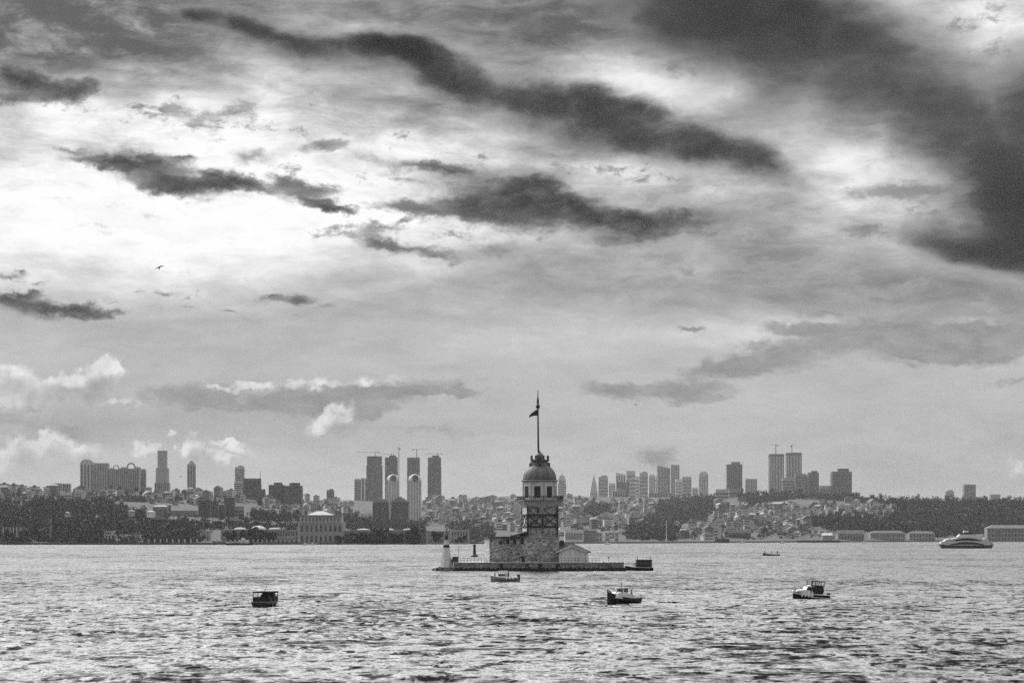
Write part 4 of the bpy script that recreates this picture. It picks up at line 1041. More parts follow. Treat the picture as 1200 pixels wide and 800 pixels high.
building('shore_building', 1020, 1061, 624.5, 634.6, 3960, 'long pale shore building with many windows below the wooded hill', 'building', .32, 2, 16, 18, 'hip', .16)
building('shore_building', 1065.5, 1096, 625, 634.4, 4040, 'grey gabled shore building nearest the big ferry', 'building', .28, 2, 8, 18, 'hip', .16)
building('shore_building', 1157, 1212, 619, 634.6, 4060, 'large pale arched shore building beyond the big ferry', 'building', .25, 3, 14, 26, 'hip', .18)
building('shore_building', 905, 935, 590, 594.5, 5300, 'long white roofed school block among the hillside houses', 'school', .4, 1, 12, 14, 'hip', .62)
building('shore_pier', 934, 985, 633.3, 636.2, 3560, 'long low dark ferry pier with moored boats at the far shore', 'pier', .07, 1, 0, 16)
building('shore_house', 964, 975, 627.5, 634, 3700, 'pale pointed roof boat shed on the shore before the wood', 'shed', .3, 1, 0, 14, 'gable', .6)
building('shore_building', 850, 864, 619.5, 628.5, 3700, 'dark broad roofed building at the foot of the hillside houses', 'building', .3, 1, 5, 18, 'hip', .05)
building('shore_building', 853, 880, 624.5, 632, 3640, 'long dark fronted building at the foot of the hillside houses', 'building', .16, 1, 10, 18, 'gable', .05)
building('shore_house', 838, 855, 631.5, 636.0, 3350, 'low dark landing stage with a roof on the far shore', 'landing stage', .08, 1, 0, 12)
mast_ = thing('flag_mast', at(781, 632, 3250), 'tall pale flag mast in front of the dark hillside wood', 'mast')
b = MB(); b.tube((0, 0, -2), (0, 0, 26), .8, .45, 6); b.build('pole', grey(.6), mast_)
b = MB(); b.box((0, 0, -1), (4, 4, 3)); b.build('plinth', grey(.5), mast_)
mn = thing('mosque_minaret', at(681.5, 586, 6600), 'pale minaret pair standing on the hill behind the tower', 'minaret')
b = MB(); b.tube((-2.6, 0, -4), (-2.6, 0, 14), 1.2, 1, 6); b.build('shaft', grey(.6), mn); b = MB(); b.tube((4.4, 0, -4), (4.4, 0, 14), 1.2, 1, 6); b.build('shaft', grey(.6), mn)

# ------------------------------------------------------------------ houses up the hillsides
def house_mesh(w, d, hgt, kind, tone, rt):
    b = MB(); b.span(-w / 2, w / 2, -d / 2, d / 2, -5, hgt)
    wall = b.mesh('wall', grey(tone, .1))
    b = MB(); e = .5
    if kind == 0: b.span(-w / 2 - e, w / 2 + e, -d / 2 - e, d / 2 + e, hgt + .01, hgt + .8); b.span(-w * .2, w * .15, -d * .2, d * .2, hgt + .8, hgt + 3)
    elif kind == 1: b.loft([[(-w / 2 - e, -d / 2 - e, hgt + .01), (w / 2 + e, -d / 2 - e, hgt + .01), (w / 2 + e, d / 2 + e, hgt + .01), (-w / 2 - e, d / 2 + e, hgt + .01)], [(-w * .2, -d * .05, hgt + w * .25), (w * .2, -d * .05, hgt + w * .25), (w * .2, d * .05, hgt + w * .25), (-w * .2, d * .05, hgt + w * .25)]])
    else: b.add([(-w / 2 - e, -d / 2 - e, hgt + .01), (w / 2 + e, -d / 2 - e, hgt + .01), (w / 2 + e, d / 2 + e, hgt + .01), (-w / 2 - e, d / 2 + e, hgt + .01), (0, -d / 2 - e, hgt + w * .3), (0, d / 2 + e, hgt + w * .3)], [(0, 1, 4), (1, 2, 5, 4), (2, 3, 5), (3, 0, 4, 5), (3, 2, 1, 0)])
    roof = b.mesh('roof', grey(rt))
    b = MB()
    for k in range(max(2, int(hgt / 4))):
        b.span(-w * .36, w * .36, -d / 2 - .15, -d / 2 - .02, 1.6 + k * 3.6, 3.2 + k * 3.6)
    win = b.mesh('window_row', M_BAND)
    return wall, roof, win
HM = []
for k in range(22):
    HM.append(house_mesh(rng.uniform(8, 17), rng.uniform(8, 14), rng.choice((7, 9, 11, 13, 16)), k % 3, rng.choice((.18, .27, .36, .46, .62)), rng.choice((.07, .12, .2, .42))))
ZONES = [
 # px range, py range(top curve offset), count, label, group
 (0, 64, 577, 586, 22, 'small hillside house on the ridge above the dark woods, near the photo edge'),
 (84, 145, 579, 588, 22, 'small ridge house below the round topped slab towers, above the dark woods'),
 (171, 235, 580, 592, 24, 'small ridge house around the foot of the tallest stepped skyscraper'),
 (235, 285, 582, 592, 16, 'small ridge house above the dark slab blocks in the woods'),
 (310, 415, 590, 606, 32, 'small hillside house between the dark twin blocks and the palace hall roof'),
 (496, 560, 587, 612, 42, 'small pale house on the hazy hillside behind the small lighthouse'),
 (560, 612, 585, 624, 44, 'small pale house on the hazy hillside behind the stone tower wing'),
 (655, 690, 584, 618, 32, 'small pale house on the hazy hillside just beyond the boathouse roof'),
 (715, 768, 586, 622, 34, 'small pale house on the hazy hillside before the far cluster of skyscrapers'),
 (690, 716, 607, 620, 8, 'small pale house between the hillside wood and the columned hotel'),
 (792, 838, 615, 633, 14, 'small pale house at the shore below the big hillside wood'),
 (840, 900, 594, 630, 48, 'small pale house packed on the hill below the twin unfinished towers'),
 (900, 950, 594, 630, 36, 'small pale house packed on the hill below the large dark square block'),
 (950, 1046, 592, 607, 30, 'small pale house on the upper slope before the big wooded hill'),
]
count_i = 0; spots_stuff = []
def place_zone(z, n, individual):
    global count_i
    px0, px1, py0, py1, _, lab = z
    for k in range(n):
        for _try in range(8):
            px = rng.uniform(px0, px1); py = rng.uniform(py0, py1)
            if py > interp(px, RIDGE) - 1: break
        p = ground(px, py)
        hm = HM[rng.randrange(len(HM))]; rz = rng.uniform(-.5, .5); sc = rng.uniform(.6, 1.2) * (1.0 if p.y < 5200 else 1.1)
        if individual:
            t = thing('hillside_house', p, lab, 'house', 'houses: ' + lab, rz); t.scale = (sc, sc, sc)
            obj('wall', hm[0], t); obj('roof', hm[1], t); obj('window_row', hm[2], t)
        else:
            spots_stuff.append((p, hm, rz, sc))
tot = sum(z[4] for z in ZONES); keep = 296
for z in ZONES: place_zone(z, max(4, int(z[4] * keep / tot)), True)
for z in ZONES:
    if z[0] > 300: place_zone(z, int(z[4] * 2.0), False)
    else: place_zone(z, int(z[4] * .5), False)
place_zone((610, 658, 585, 630, 0, ''), 70, False)
place_zone((-240, 0, 578, 587, 0, ''), 60, False)
def merge_houses():
    b = MB(); mats_ = []
    for p, hm, rz, sc in spots_stuff:
        M_ = Matrix.Translation(p) @ Matrix.Rotation(rz, 4, 'Z') @ Matrix.Scale(sc, 4)
        for me in hm:
            m = me.materials[0]
            if m not in mats_: mats_.append(m)
            b.add([M_ @ v.co for v in me.vertices], [tuple(q.vertices) for q in me.polygons], mats_.index(m))
    o = b.build('far_houses', mats_, None, False, False); o['kind'] = 'stuff'
    o['label'] = 'the remaining tiny houses filling the far hillsides'
    return o
merge_houses()

# ------------------------------------------------------------------ woods and trees
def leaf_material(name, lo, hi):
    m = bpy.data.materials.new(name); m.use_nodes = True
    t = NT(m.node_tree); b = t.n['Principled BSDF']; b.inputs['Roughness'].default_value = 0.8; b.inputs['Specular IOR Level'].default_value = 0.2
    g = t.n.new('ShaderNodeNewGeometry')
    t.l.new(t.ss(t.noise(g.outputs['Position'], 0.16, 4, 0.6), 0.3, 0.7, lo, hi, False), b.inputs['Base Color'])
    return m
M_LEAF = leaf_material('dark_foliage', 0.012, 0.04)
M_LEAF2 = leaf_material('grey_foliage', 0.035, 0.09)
M_BARK = mat('bark', 0.05, 0.9, 0, .3, 1)
def crown_arrays(seed, n=70, tall=1.0):
    r = np.random.default_rng(seed)
    lob = r.normal(size=(6, 3)) * np.array([.5, .5, .38 * tall]); rad = r.uniform(.38, .62, 6)
    vv = []; ff = []
    for i in range(n):
        k = r.integers(6); d = r.normal(size=3); d /= np.linalg.norm(d)
        p = lob[k] + d * rad[k] * r.uniform(.75, 1.05); p[2] += .62 * tall
        nrm = d + r.normal(size=3) * .5; nrm /= np.linalg.norm(nrm)
        a = np.cross(nrm, r.normal(size=3)); a /= np.linalg.norm(a); b = np.cross(nrm, a)
        s1, s2 = r.uniform(.10, .24), r.uniform(.10, .24)
        o = len(vv); vv += [p + a * s1 - b * s2 * .3, p + b * s2, p - a * s1 + b * s2 * .2, p - b * s2 * .9]; ff.append((o, o + 1, o + 2, o + 3))
    return np.array(vv), np.array(ff)
CROWNS = [crown_arrays(100 + k, 90, 1.0 + .25 * (k % 3)) for k in range(8)]
def inside(poly, x, y):
    c = False; n = len(poly)
    for i in range(n):
        (x0, y0), (x1, y1) = poly[i], poly[i - 1]
        if (y0 > y) != (y1 > y) and x < (x1 - x0) * (y - y0) / (y1 - y0) + x0: c = not c
    return c
def wood(name, poly, n, size, m, label, seed, sink=2.5):
    size *= 0.62; n = int(n * 2.1)
    r = random.Random(seed); V_ = []; F_ = []; o = 0
    xs = [p[0] for p in poly]; ys = [p[1] for p in poly]; k = 0; guard = 0
    while k < n and guard < n * 30:
        guard += 1
        px, py = r.uniform(min(xs), max(xs)), r.uniform(min(ys), max(ys))
        if not inside(poly, px, py): continue
        p = ground(px, py); vv, ff = CROWNS[r.randrange(8)]
        s = size * r.uniform(.65, 1.4); a = r.uniform(0, 6.28); ca, sa = math.cos(a), math.sin(a)
        q = np.stack([vv[:, 0] * ca - vv[:, 1] * sa, vv[:, 0] * sa + vv[:, 1] * ca, vv[:, 2]], -1) * s + np.array([p.x, p.y, p.z - sink])
        V_.append(q); F_.append(ff + o); o += len(q); k += 1
    co = np.concatenate(V_); fa = np.concatenate(F_)
    me = bpy.data.meshes.new(name)
    me.vertices.add(len(co)); me.vertices.foreach_set('co', co.ravel())
    me.loops.add(fa.size); me.loops.foreach_set('vertex_index', fa.ravel().astype(np.int32))
    me.polygons.add(len(fa)); me.polygons.foreach_set('loop_start', np.arange(0, fa.size, 4)); me.polygons.foreach_set('loop_total', np.full(len(fa), 4))
    me.update(); me.materials.append(m)
    w_ = obj(name, me); w_['kind'] = 'stuff'; w_['label'] = label
    return w_
wood('shore_wood', [(-270, 588), (-70, 587), (60, 589), (100, 588), (118, 586), (150, 596), (190, 610), (232, 613), (300, 615), (345, 616), (350, 622), (258, 622), (246, 623), (233, 637), (165, 637), (120, 637), (-270, 637.4)], 1850, 9.0, M_LEAF, 'dark wood covering the slope above the far quay', 1)
wood('hill_wood', [(296, 602), (330, 600), (352, 607), (352, 612), (296, 611)], 90, 9, M_LEAF, 'dark clump of trees behind the palace wing', 2)
wood('hill_wood', [(392, 601), (415, 604), (440, 611), (480, 613), (500, 614), (500, 619.5), (403, 619.5)], 190, 9, M_LEAF, 'dark wood behind the long palace wing', 3)
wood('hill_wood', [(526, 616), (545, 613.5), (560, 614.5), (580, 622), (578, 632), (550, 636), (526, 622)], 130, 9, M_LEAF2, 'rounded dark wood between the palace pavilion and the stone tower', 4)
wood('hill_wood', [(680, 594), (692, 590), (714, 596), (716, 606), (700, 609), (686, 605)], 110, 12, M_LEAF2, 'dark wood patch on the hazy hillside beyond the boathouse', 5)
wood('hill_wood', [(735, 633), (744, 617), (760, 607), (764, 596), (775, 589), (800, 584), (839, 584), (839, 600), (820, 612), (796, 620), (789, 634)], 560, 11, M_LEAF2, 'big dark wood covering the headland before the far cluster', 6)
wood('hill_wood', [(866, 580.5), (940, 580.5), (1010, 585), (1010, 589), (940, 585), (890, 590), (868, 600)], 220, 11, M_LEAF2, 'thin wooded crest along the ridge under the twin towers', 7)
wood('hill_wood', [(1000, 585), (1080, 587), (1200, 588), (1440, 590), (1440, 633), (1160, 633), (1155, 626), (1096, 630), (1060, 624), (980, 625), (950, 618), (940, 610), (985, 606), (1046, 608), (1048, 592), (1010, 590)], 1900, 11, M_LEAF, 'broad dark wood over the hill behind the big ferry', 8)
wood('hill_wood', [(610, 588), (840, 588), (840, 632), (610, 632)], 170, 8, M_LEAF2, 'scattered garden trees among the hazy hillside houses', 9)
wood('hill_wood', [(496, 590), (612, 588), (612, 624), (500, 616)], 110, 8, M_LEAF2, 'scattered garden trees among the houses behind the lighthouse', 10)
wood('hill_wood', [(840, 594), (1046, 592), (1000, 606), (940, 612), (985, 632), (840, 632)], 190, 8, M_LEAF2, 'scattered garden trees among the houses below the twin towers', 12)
wood('hill_wood', [(0, 576), (120, 577), (300, 583), (410, 590), (410, 604), (300, 592), (0, 586)], 150, 8, M_LEAF, 'scattered trees among the ridge houses above the dark woods', 13)

def tree_proto():
    protos = []
    for k in range(4):
        t = thing('broadleaf_tree', (0, 0, 0), 'tree', 'tree')
        b = MB(); b.tube((0, 0, -.5), (0, 0, 3.2), .45, .3, 7)
        for j in range(4):
            a = j * 1.57 + k; b.tube((0, 0, 2.6), (1.7 * math.cos(a), 1.7 * math.sin(a), 5.0), .22, .08, 5)
        b.build('trunk', M_BARK, t)
        vv, ff = crown_arrays(300 + k, 420, 1.15)
        cm = MB(); cm.add([tuple(np.array(v) * np.array([5.4, 5.4, 5.0]) + np.array([0, 0, 2.2])) for v in vv], [tuple(int(i) for i in f) for f in ff]); cm.build('crown', M_LEAF, t, False, False)
        protos.append(t)
    return protos
PROT = tree_proto(); used_p = set()
def put_tree(k, loc, s, label, group):
    p = PROT[k % 4]
    if k % 4 not in used_p:
        used_p.add(k % 4); p.location = loc; p.scale = (s, s, s); p['label'] = label; p['group'] = group; return p
    return dup(p, loc, rng.uniform(0, 6), label, group, s)
k = 0
for px, lab in ((271, 'round dark tree on the quay nearest the gateway'), (288, 'round dark tree before the domed palace wing'), (294, 'dark tree under the white roof dome of the palace wing'), (309, 'dark tree before the wing, between two small roof domes'), (318, 'dark tree before the last small roof dome of the palace wing'), (396, 'small dark tree at the corner of the palace hall'), (409, 'small dark tree just after the palace hall'), (417, 'slim dark tree between the hall and the bigger trees'), (424, 'large round dark tree before the palace wing, first big one after the hall'), (428, 'large dark tree touching the first big one after the hall'), (444, 'large round dark tree in the middle of the palace wing'), (448, 'broad dark tree leaning on the large one in the middle of the palace wing'), (460, 'round dark tree after the middle pair before the palace wing'), (466, 'smaller dark tree after the middle pair before the palace wing'), (485, 'round dark tree near the far end of the palace wing'), (491, 'dark tree at the very end of the palace wing'), (511, 'dark tree before the plain lower palace wing'), (540, 'small dark tree before the pale square pavilion')):
    Y = Yp - 9; s = rng.uniform(1.15, 1.55)
    put_tree(k, ((px - 600) * Y / F, Y, 2.1), s if px not in (396, 409, 417, 540) else .9, lab, 'trees on the palace quay'); k += 1

# ------------------------------------------------------------------ people
def person_mesh(kind):
    """one continuous grown body; seated or standing, facing +x"""
    if kind == 'sit':
        P_ = [(0, 0, .50), (.02, 0, .75), (.05, 0, 1.02), (.06, 0, 1.14), (.09, 0, 1.30),
              (.16, .11, .50), (.46, .13, .52), (.48, .13, .10), (.60, .13, .06), (.16, -.11, .50), (.46, -.13, .52), (.48, -.13, .10), (.60, -.13, .06),
              (.05, .20, 1.00), (.12, .26, .76), (.34, .20, .64), (.40, .18, .62), (.05, -.20, 1.00), (.12, -.26, .76), (.34, -.20, .64), (.40, -.18, .62)]
    else:
        P_ = [(0, 0, .92), (.0, 0, 1.15), (.0, 0, 1.42), (.01, 0, 1.53), (.03, 0, 1.67),
              (.0, .10, .86), (.03, .12, .48), (.0, .12, .09), (.12, .12, .05), (.0, -.10, .86), (.03, -.12, .48), (.0, -.12, .09), (.12, -.12, .05),
              (.0, .20, 1.40), (.0, .27, 1.12), (.12, .25, .90), (.16, .24, .82), (.0, -.20, 1.40), (.0, -.27, 1.12), (.14, -.24, .92), (.19, -.23, .86)]
    E_ = [(0, 1), (1, 2), (2, 3), (3, 4), (0, 5), (5, 6), (6, 7), (7, 8), (0, 9), (9, 10), (10, 11), (11, 12), (2, 13), (13, 14), (14, 15), (15, 16), (2, 17), (17, 18), (18, 19), (19, 20)]
    Rr = [.15, .15, .15, .055, .105, .09, .065, .045, .045, .09, .065, .045, .045, .065, .05, .04, .04, .065, .05, .04, .04]
    me = bpy.data.meshes.new('person'); me.from_pydata(P_, E_, [])
    o = bpy.data.objects.new('grow', me); COL.objects.link(o)
    sk = o.modifiers.new('skin', 'SKIN'); sk.use_smooth_shade = True
    for i, r in enumerate(Rr): me.skin_vertices[0].data[i].radius = (r, r); me.skin_vertices[0].data[i].use_root = (i == 0)
    sb = o.modifiers.new('sub', 'SUBSURF'); sb.levels = 1; sb.render_levels = 1
    dg = bpy.context.evaluated_depsgraph_get(); dg.update()
    out = bpy.data.meshes.new_from_object(o.evaluated_get(dg))
    bpy.data.objects.remove(o)
    out.materials.clear(); out.materials.append(M_CLOTH); out.materials.append(M_SKIN); out.materials.append(M_CLOTH2)
    hz = 1.17 if kind == 'sit' else 1.56
    for p in out.polygons:
        c = p.center
        if c.z > hz: p.material_index = 1
        elif c.z < (.62 if kind == 'sit' else .9) : p.material_index = 2
    return out
PM = {k: person_mesh(k) for k in ('sit', 'stand')}
def hair_mesh(kind):
    c = (.08, 0, 1.32) if kind == 'sit' else (.02, 0, 1.69)
    b = MB(); b.lathe([(.125, -.02), (.128, .04), (.10, .10), (.04, .135)], c, n=10)
    return b.mesh('hair', M_BLACK)
HMESH = {k: hair_mesh(k) for k in PM}
def person(loc, rz, kind, label):
    t = obj('person', PM[kind]); t.location = loc; t.rotation_euler = (0, 0, rz)
    t.scale = (1.08, 1.08, 1.08)
    tag(t, label, 'person'); obj('hair', HMESH[kind], t)
    return t

# ------------------------------------------------------------------ boats
def hull_rings(L, B, H, rise=.5, fine=2.2, stern=.8, draft=.35):
    """bow towards +x"""
    rings = []
    for i in range(13):
        u = i / 12.0
        x = -L / 2 + L * u
        w = B / 2 * (stern + (1 - stern) * min(1, u * 3)) if u < .33 else B / 2 * max(.02, 1 - ((u - .33) / .67) ** fine)
        sh = H + rise * max(0, u - .35) ** 2 / .42 + .10 * max(0, .3 - u)
        k = -draft * (1 - max(0, u - .8) * 3.5)
        fl = .55 + .2 * (1 - u)
        rings.append([(x, w, sh), (x, w * .97, sh * .55), (x, w * fl, 0.02), (x, w * .12, k), (x, -w * .12, k), (x, -w * fl, 0.02), (x, -w * .97, sh * .55), (x, -w, sh)])
    return rings
def hull(t, L, B, H, m, rise=.5, fine=2.2, stern=.8, deck=M_WOOD, rail=None, rail_m=None):
    rg = hull_rings(L, B, H, rise, fine, stern)
    b = MB(); b.loft(rg); b.build('hull', m, t, False)
    b = MB(); vv = []; fs = []
    for i, r in enumerate(rg):
        z = r[0][2] - .10; vv += [(r[0][0], r[0][1] * .94, z), (r[0][0], r[7][1] * .94, z)]
    for s in (0, 1):
        pts = [(r[0 if s == 0 else 7]) for r in rg]
        for p, q in zip(pts, pts[1:]): b.tube((p[0], p[1], p[2] + .03), (q[0], q[1], q[2] + .03), .06, n=5)
    b.tube(rg[0][0], rg[0][7], .06, n=5)
    b.build('gunwale', rail_m or deck, t)
    return rg

def boat_root(name, px, py, label, cat, rz, group='small boats around the islet'):
    Y = shore_y(py); return thing(name, ((px - 600) * Y / F, Y, 0), label, cat, group, rz), Y / F

# 1: dark canopied boat seen from astern
t, s = boat_root('motor_boat', 313.6, 710.3, 'dark canopied motor boat with a small flag, alone on the open water', 'boat', R(78)); t.scale = (.93, .93, .95)
L, B = 7.0, 2.6
hull(t, L, B, .62, M_BLACK, .45, 2.4, .92, M_WOOD)
b = MB(); b.box((-1.0, 0, .66), (4.6, 2.3, .10)); b.build('deck', M_WOOD, t)
b = MB(); b.box((.9, 0, 1.05), (1.7, 1.9, .75)); b.box((.6, 0, 1.65), (.9, 1.7, .5), 0, 0, .9); b.build('engine_cabin', M_ROCK, t)
b = MB(); b.box((-.9, 0, 2.02), (4.4, 2.35, .10)); b.box((-.9, 0, 1.93), (4.2, 2.2, .10)); b.build('canopy', M_CLOTH, t)
for x in (-3.0, -.9, 1.1):
    for y in (-1.08, 1.08):
        b = MB(); b.tube((x, y, .6), (x, y, 2.0), .06, n=6); b.build('canopy_post', M_IRON, t)
b = MB(); b.box((-2.9, 0, 1.0), (.1, 2.3, .7)); b.build('stern_board', M_CLOTH, t)
b = MB(); b.tube((-3.2, -1.35, 1.5), (-3.9, -2.1, .05), .09, n=5); b.build('boarding_ladder', M_IRON, t)
b = MB(); b.tube((-1.2, .05, 2.05), (-1.5, -.35, 2.75), .04, n=5); b.slab([(0, 0), (.5, -.1), (.45, -.5), (0, -.4)], -.02, .02); b.build('signal_pole', M_IRON, t)
bx, by_ = t.location.x, t.location.y
person((bx - .5, by_ - 1.7, .35), R(80), 'sit', 'dark clad person seated under the canopy, nearer the pole, in the canopied boat')
person((bx + .4, by_ - 1.2, .35), R(160), 'sit', 'dark clad person seated under the canopy, nearer the ladder, in the canopied boat')

# 2: small grey open boat close to the quay
t, s = boat_root('motor_boat', 591.5, 681.3, 'light grey open motor boat with cabin windows close to the stone quay', 'boat', R(166)); t.scale = (1.15, 1.25, 1.3)
hull(t, 5.0, 1.9, .62, M_GREYB, .35, 2.4, .85, M_WHITE)
b = MB(); b.box((.35, 0, .92), (1.4, 1.45, .62), 0, 0, .9); b.build('cabin', M_WHITE, t)
b = MB(); b.box((.35, 0, 1.06), (1.1, 1.50, .26)); b.build('cabin_window', M_GLASS, t)
b = MB(); b.box((.3, 0, 1.62), (1.5, 1.5, .07)); b.build('sun_roof', M_WHITE, t)
for x in (-.35, .95):
    for y in (-.65, .65):
        b = MB(); b.tube((x, y, .8), (x, y, 1.62), .035, n=5); b.build('roof_post', M_IRON, t)
b = MB(); b.box((-2.45, 0, .75), (.45, .4, .75)); b.tube((-2.5, 0, .6), (-2.6, 0, -.3), .09, n=6); b.build('outboard_motor', M_BLACK, t)
for k in range(3):
    b = MB(); b.lathe([(.08, -.2), (.16, 0), (.08, .2)], (0, 0, 0), n=8); o = b.build('fender', M_WHITE, t, True); o.location = (-.6 - k * .55, .98, .52)
bx, by_ = t.location.x, t.location.y
person((bx - 2.0, by_ + .1, .28), R(20), 'sit', 'dark clad person sitting in the bow of the light grey open boat')
person((bx + .75, by_ - .1, .22), R(190), 'stand', 'dark clad person standing behind the cabin of the light grey open boat')

# 3: black hulled fishing boat, bow towards us
t, s = boat_root('fishing_boat', 729, 707.0, 'black hulled fishing boat with white wheelhouse and a high dark bow', 'boat', R(230)); t.scale = (1.15, 1.15, 1.1)
hull(t, 5.6, 2.1, .62, M_BLACK, .85, 2.0, .75, M_BLACK)
b = MB(); b.slab([(-.8, .5), (1.9, .72), (1.75, 1.3), (1.1, 1.42), (-.8, 1.15)], -.8, .8); b.build('fore_cabin', M_WHITE, t)
b = MB(); b.box((.05, 0, 1.35), (1.0, 1.25, 1.1), 0, 0, .92); b.build('wheelhouse', M_WHITE, t)
b = MB(); b.box((.05, 0, 1.62), (1.04, 1.0, .36)); b.box((.05, 0, 1.62), (.72, 1.26, .36)); b.build('wheelhouse_window', M_GLASS, t)
b = MB(); b.box((-.05, 0, 1.94), (1.4, 1.4, .08)); b.build('wheelhouse_roof', M_WHITE, t)
b = MB(); b.tube((.1, 0, 1.9), (.1, 0, 2.7), .045, .02, 6); b.lathe([(.13, 1.85), (.09, 2.05)], (.1, 0, 0), n=8); b.build('mast', M_IRON, t)
b = MB(); b.box((-.85, 0, 1.78), (.9, .12, .16), R(20)); b.build('radar_bar', M_BLACK, t)
b = MB(); b.tube((2.3, .25, 1.4), (2.75, 0, 1.75), .07, n=5); b.tube((2.3, -.25, 1.4), (2.75, 0, 1.75), .07, n=5); b.build('bow_post', M_WOOD, t)
for k in range(2):
    seg = []
    for a in range(13):
        A = 2 * math.pi * a / 12; seg.append([((.24 + .07 * math.cos(q)) * math.cos(A), .07 * math.sin(q), (.24 + .07 * math.cos(q)) * math.sin(A)) for q in (0, 1.57, 3.14, 4.71)])
    b = MB(); b.loft(seg, caps=False); o = b.build('lifebuoy', M_GREYB if k else M_WHITE, t, True); o.location = (1.3 - k * .6, .15, 1.66); o.rotation_euler = (0, 0, .5 + k)
b = MB(); b.tube((-2.6, 1.0, .75), (-.6, 1.05, .95), .05, n=5); b.tube((-2.6, -1.0, .75), (-.6, -1.05, .95), .05, n=5); b.build('stern_rail', M_WHITE, t)
bx, by_ = t.location.x, t.location.y
person((bx + 1.35, by_ + 1.2, .30), R(200), 'sit', 'dark clad person at the stern of the black hulled fishing boat')

# 4: white decked cabin cruiser with dark canopy frame
t, s = boat_root('motor_boat', 949, 701.0, 'white decked cabin cruiser with dark hull, pale fenders and a tall dark canopy', 'boat', R(200)); t.scale = (1.06, 1.06, 1.06); t.rotation_euler = (R(-3), R(-4), R(200))
rg = hull(t, 5.2, 1.9, .60, M_BLACK, .55, 2.6, .9, M_WHITE)
b = MB(); b.loft([[(r[0][0] * 1.01, r[0][1] * 1.07 + .02, r[0][2] * .52), (r[0][0] * 1.015, r[0][1] * 1.08 + .02, r[0][2] + .10), (r[7][0] * 1.015, r[7][1] * 1.08 - .02, r[7][2] + .10), (r[7][0] * 1.01, r[7][1] * 1.07 - .02, r[7][2] * .52)] for r in rg[6:]]); b.build('topside', M_WHITE, t)
b = MB(); b.tube((-2.5, .97, .22), (.4, 1.0, .24), .05, n=5); b.tube((-2.5, -.97, .22), (.4, -1.0, .24), .05, n=5); b.build('rubbing_strake', M_WHITE, t)
b = MB(); b.slab([(-1.2, .55), (2.45, .86), (2.3, 1.05), (1.2, 1.16), (.55, 1.16), (-.1, .95), (-1.2, .72)], -.72, .72); b.build('fore_deck', M_WHITE, t)
b = MB(); b.slab([(.1, 1.0), (1.0, 1.14), (.72, 1.62), (.25, 1.68)], -.62, .62); b.build('windscreen', M_GLASS, t)
b = MB()
for y in (-.66, .66): b.tube((.05, y, .95), (.28, y, 1.72), .07, n=5)
b.tube((.28, -.66, 1.72), (.28, .66, 1.72), .07, n=5); b.build('screen_frame', M_WHITE, t)
b = MB(); b.slab([(-1.65, 2.35), (.35, 2.35), (.3, 2.46), (-1.6, 2.46)], -.85, .85); b.build('canopy', M_CLOTH, t)
b = MB(); b.slab([(-1.5, .75), (-.15, .75), (.1, 1.55), (-1.45, 1.9)], -.8, .8); b.build('side_curtain', M_CLOTH, t)
for x in (-1.6, -1.1, -.5, .2):
    for y in (-.8, .8):
        b = MB(); b.tube((x + .1, y, .75), (x, y, 2.36), .055, n=5); b.build('canopy_post', M_IRON, t)
b = MB(); b.tube((-1.6, -.84, 1.75), (.25, -.84, 1.9), .05, n=5); b.tube((-1.6, .84, 1.75), (.25, .84, 1.9), .05, n=5); b.tube((-2.1, 0, 1.0), (-1.5, 0, 2.0), .05, n=5); b.build('canopy_rail', M_IRON, t)
for k in range(3):
    b = MB(); b.lathe([(.05, -.26), (.11, -.15), (.11, .15), (.05, .26)], (0, 0, 0), n=8); o = b.build('fender', M_WHITE, t, True); o.location = (1.55 - k * .42, .98 - (2 - k) * .15, .42)
b = MB(); b.tube((2.4, 0, .95), (2.85, 0, 1.3), .05, n=5); b.build('bow_pole', M_IRON, t)
b = MB(); b.box((-2.75, 0, .6), (.4, .4, .7)); b.build('outboard_motor', M_BLACK, t)
bx, by_ = t.location.x, t.location.y
person((bx + .95, by_ - .2, .38), R(190), 'sit', 'dark clad person seated under the tall canopy of the white decked cruiser')

# 5: far rowing boat with three people
t, s = boat_root('rowing_boat', 904, 650.6, 'dark low rowing boat far out with three people aboard', 'boat', R(176))
hull(t, 8.2, 1.9, .55, M_BLACK, .5, 2.0, .5, M_BLACK)
b = MB(); b.box((0, 0, .35), (.4, 1.7, .08)); b.box((2.0, 0, .38), (.4, 1.5, .08)); b.box((-2.6, 0, .38), (.4, 1.5, .08)); b.build('bench', M_WOOD, t)
bx, by_ = t.location.x, t.location.y
b = MB(); b.box((1.3, 0, .55), (1.6, 1.2, .5)); b.build('net_heap', M_CLOTH2, t)
person((bx - 3.1, by_ - .2, .35), R(-80), 'stand', 'person standing at the bow end of the far rowing boat')
person((bx - .1, by_ - .2, .75), R(-60), 'sit', 'person sitting in the middle of the far rowing boat')
person((bx + 2.8, by_ - .1, .35), R(-100), 'stand', 'person standing at the trailing end of the far rowing boat')

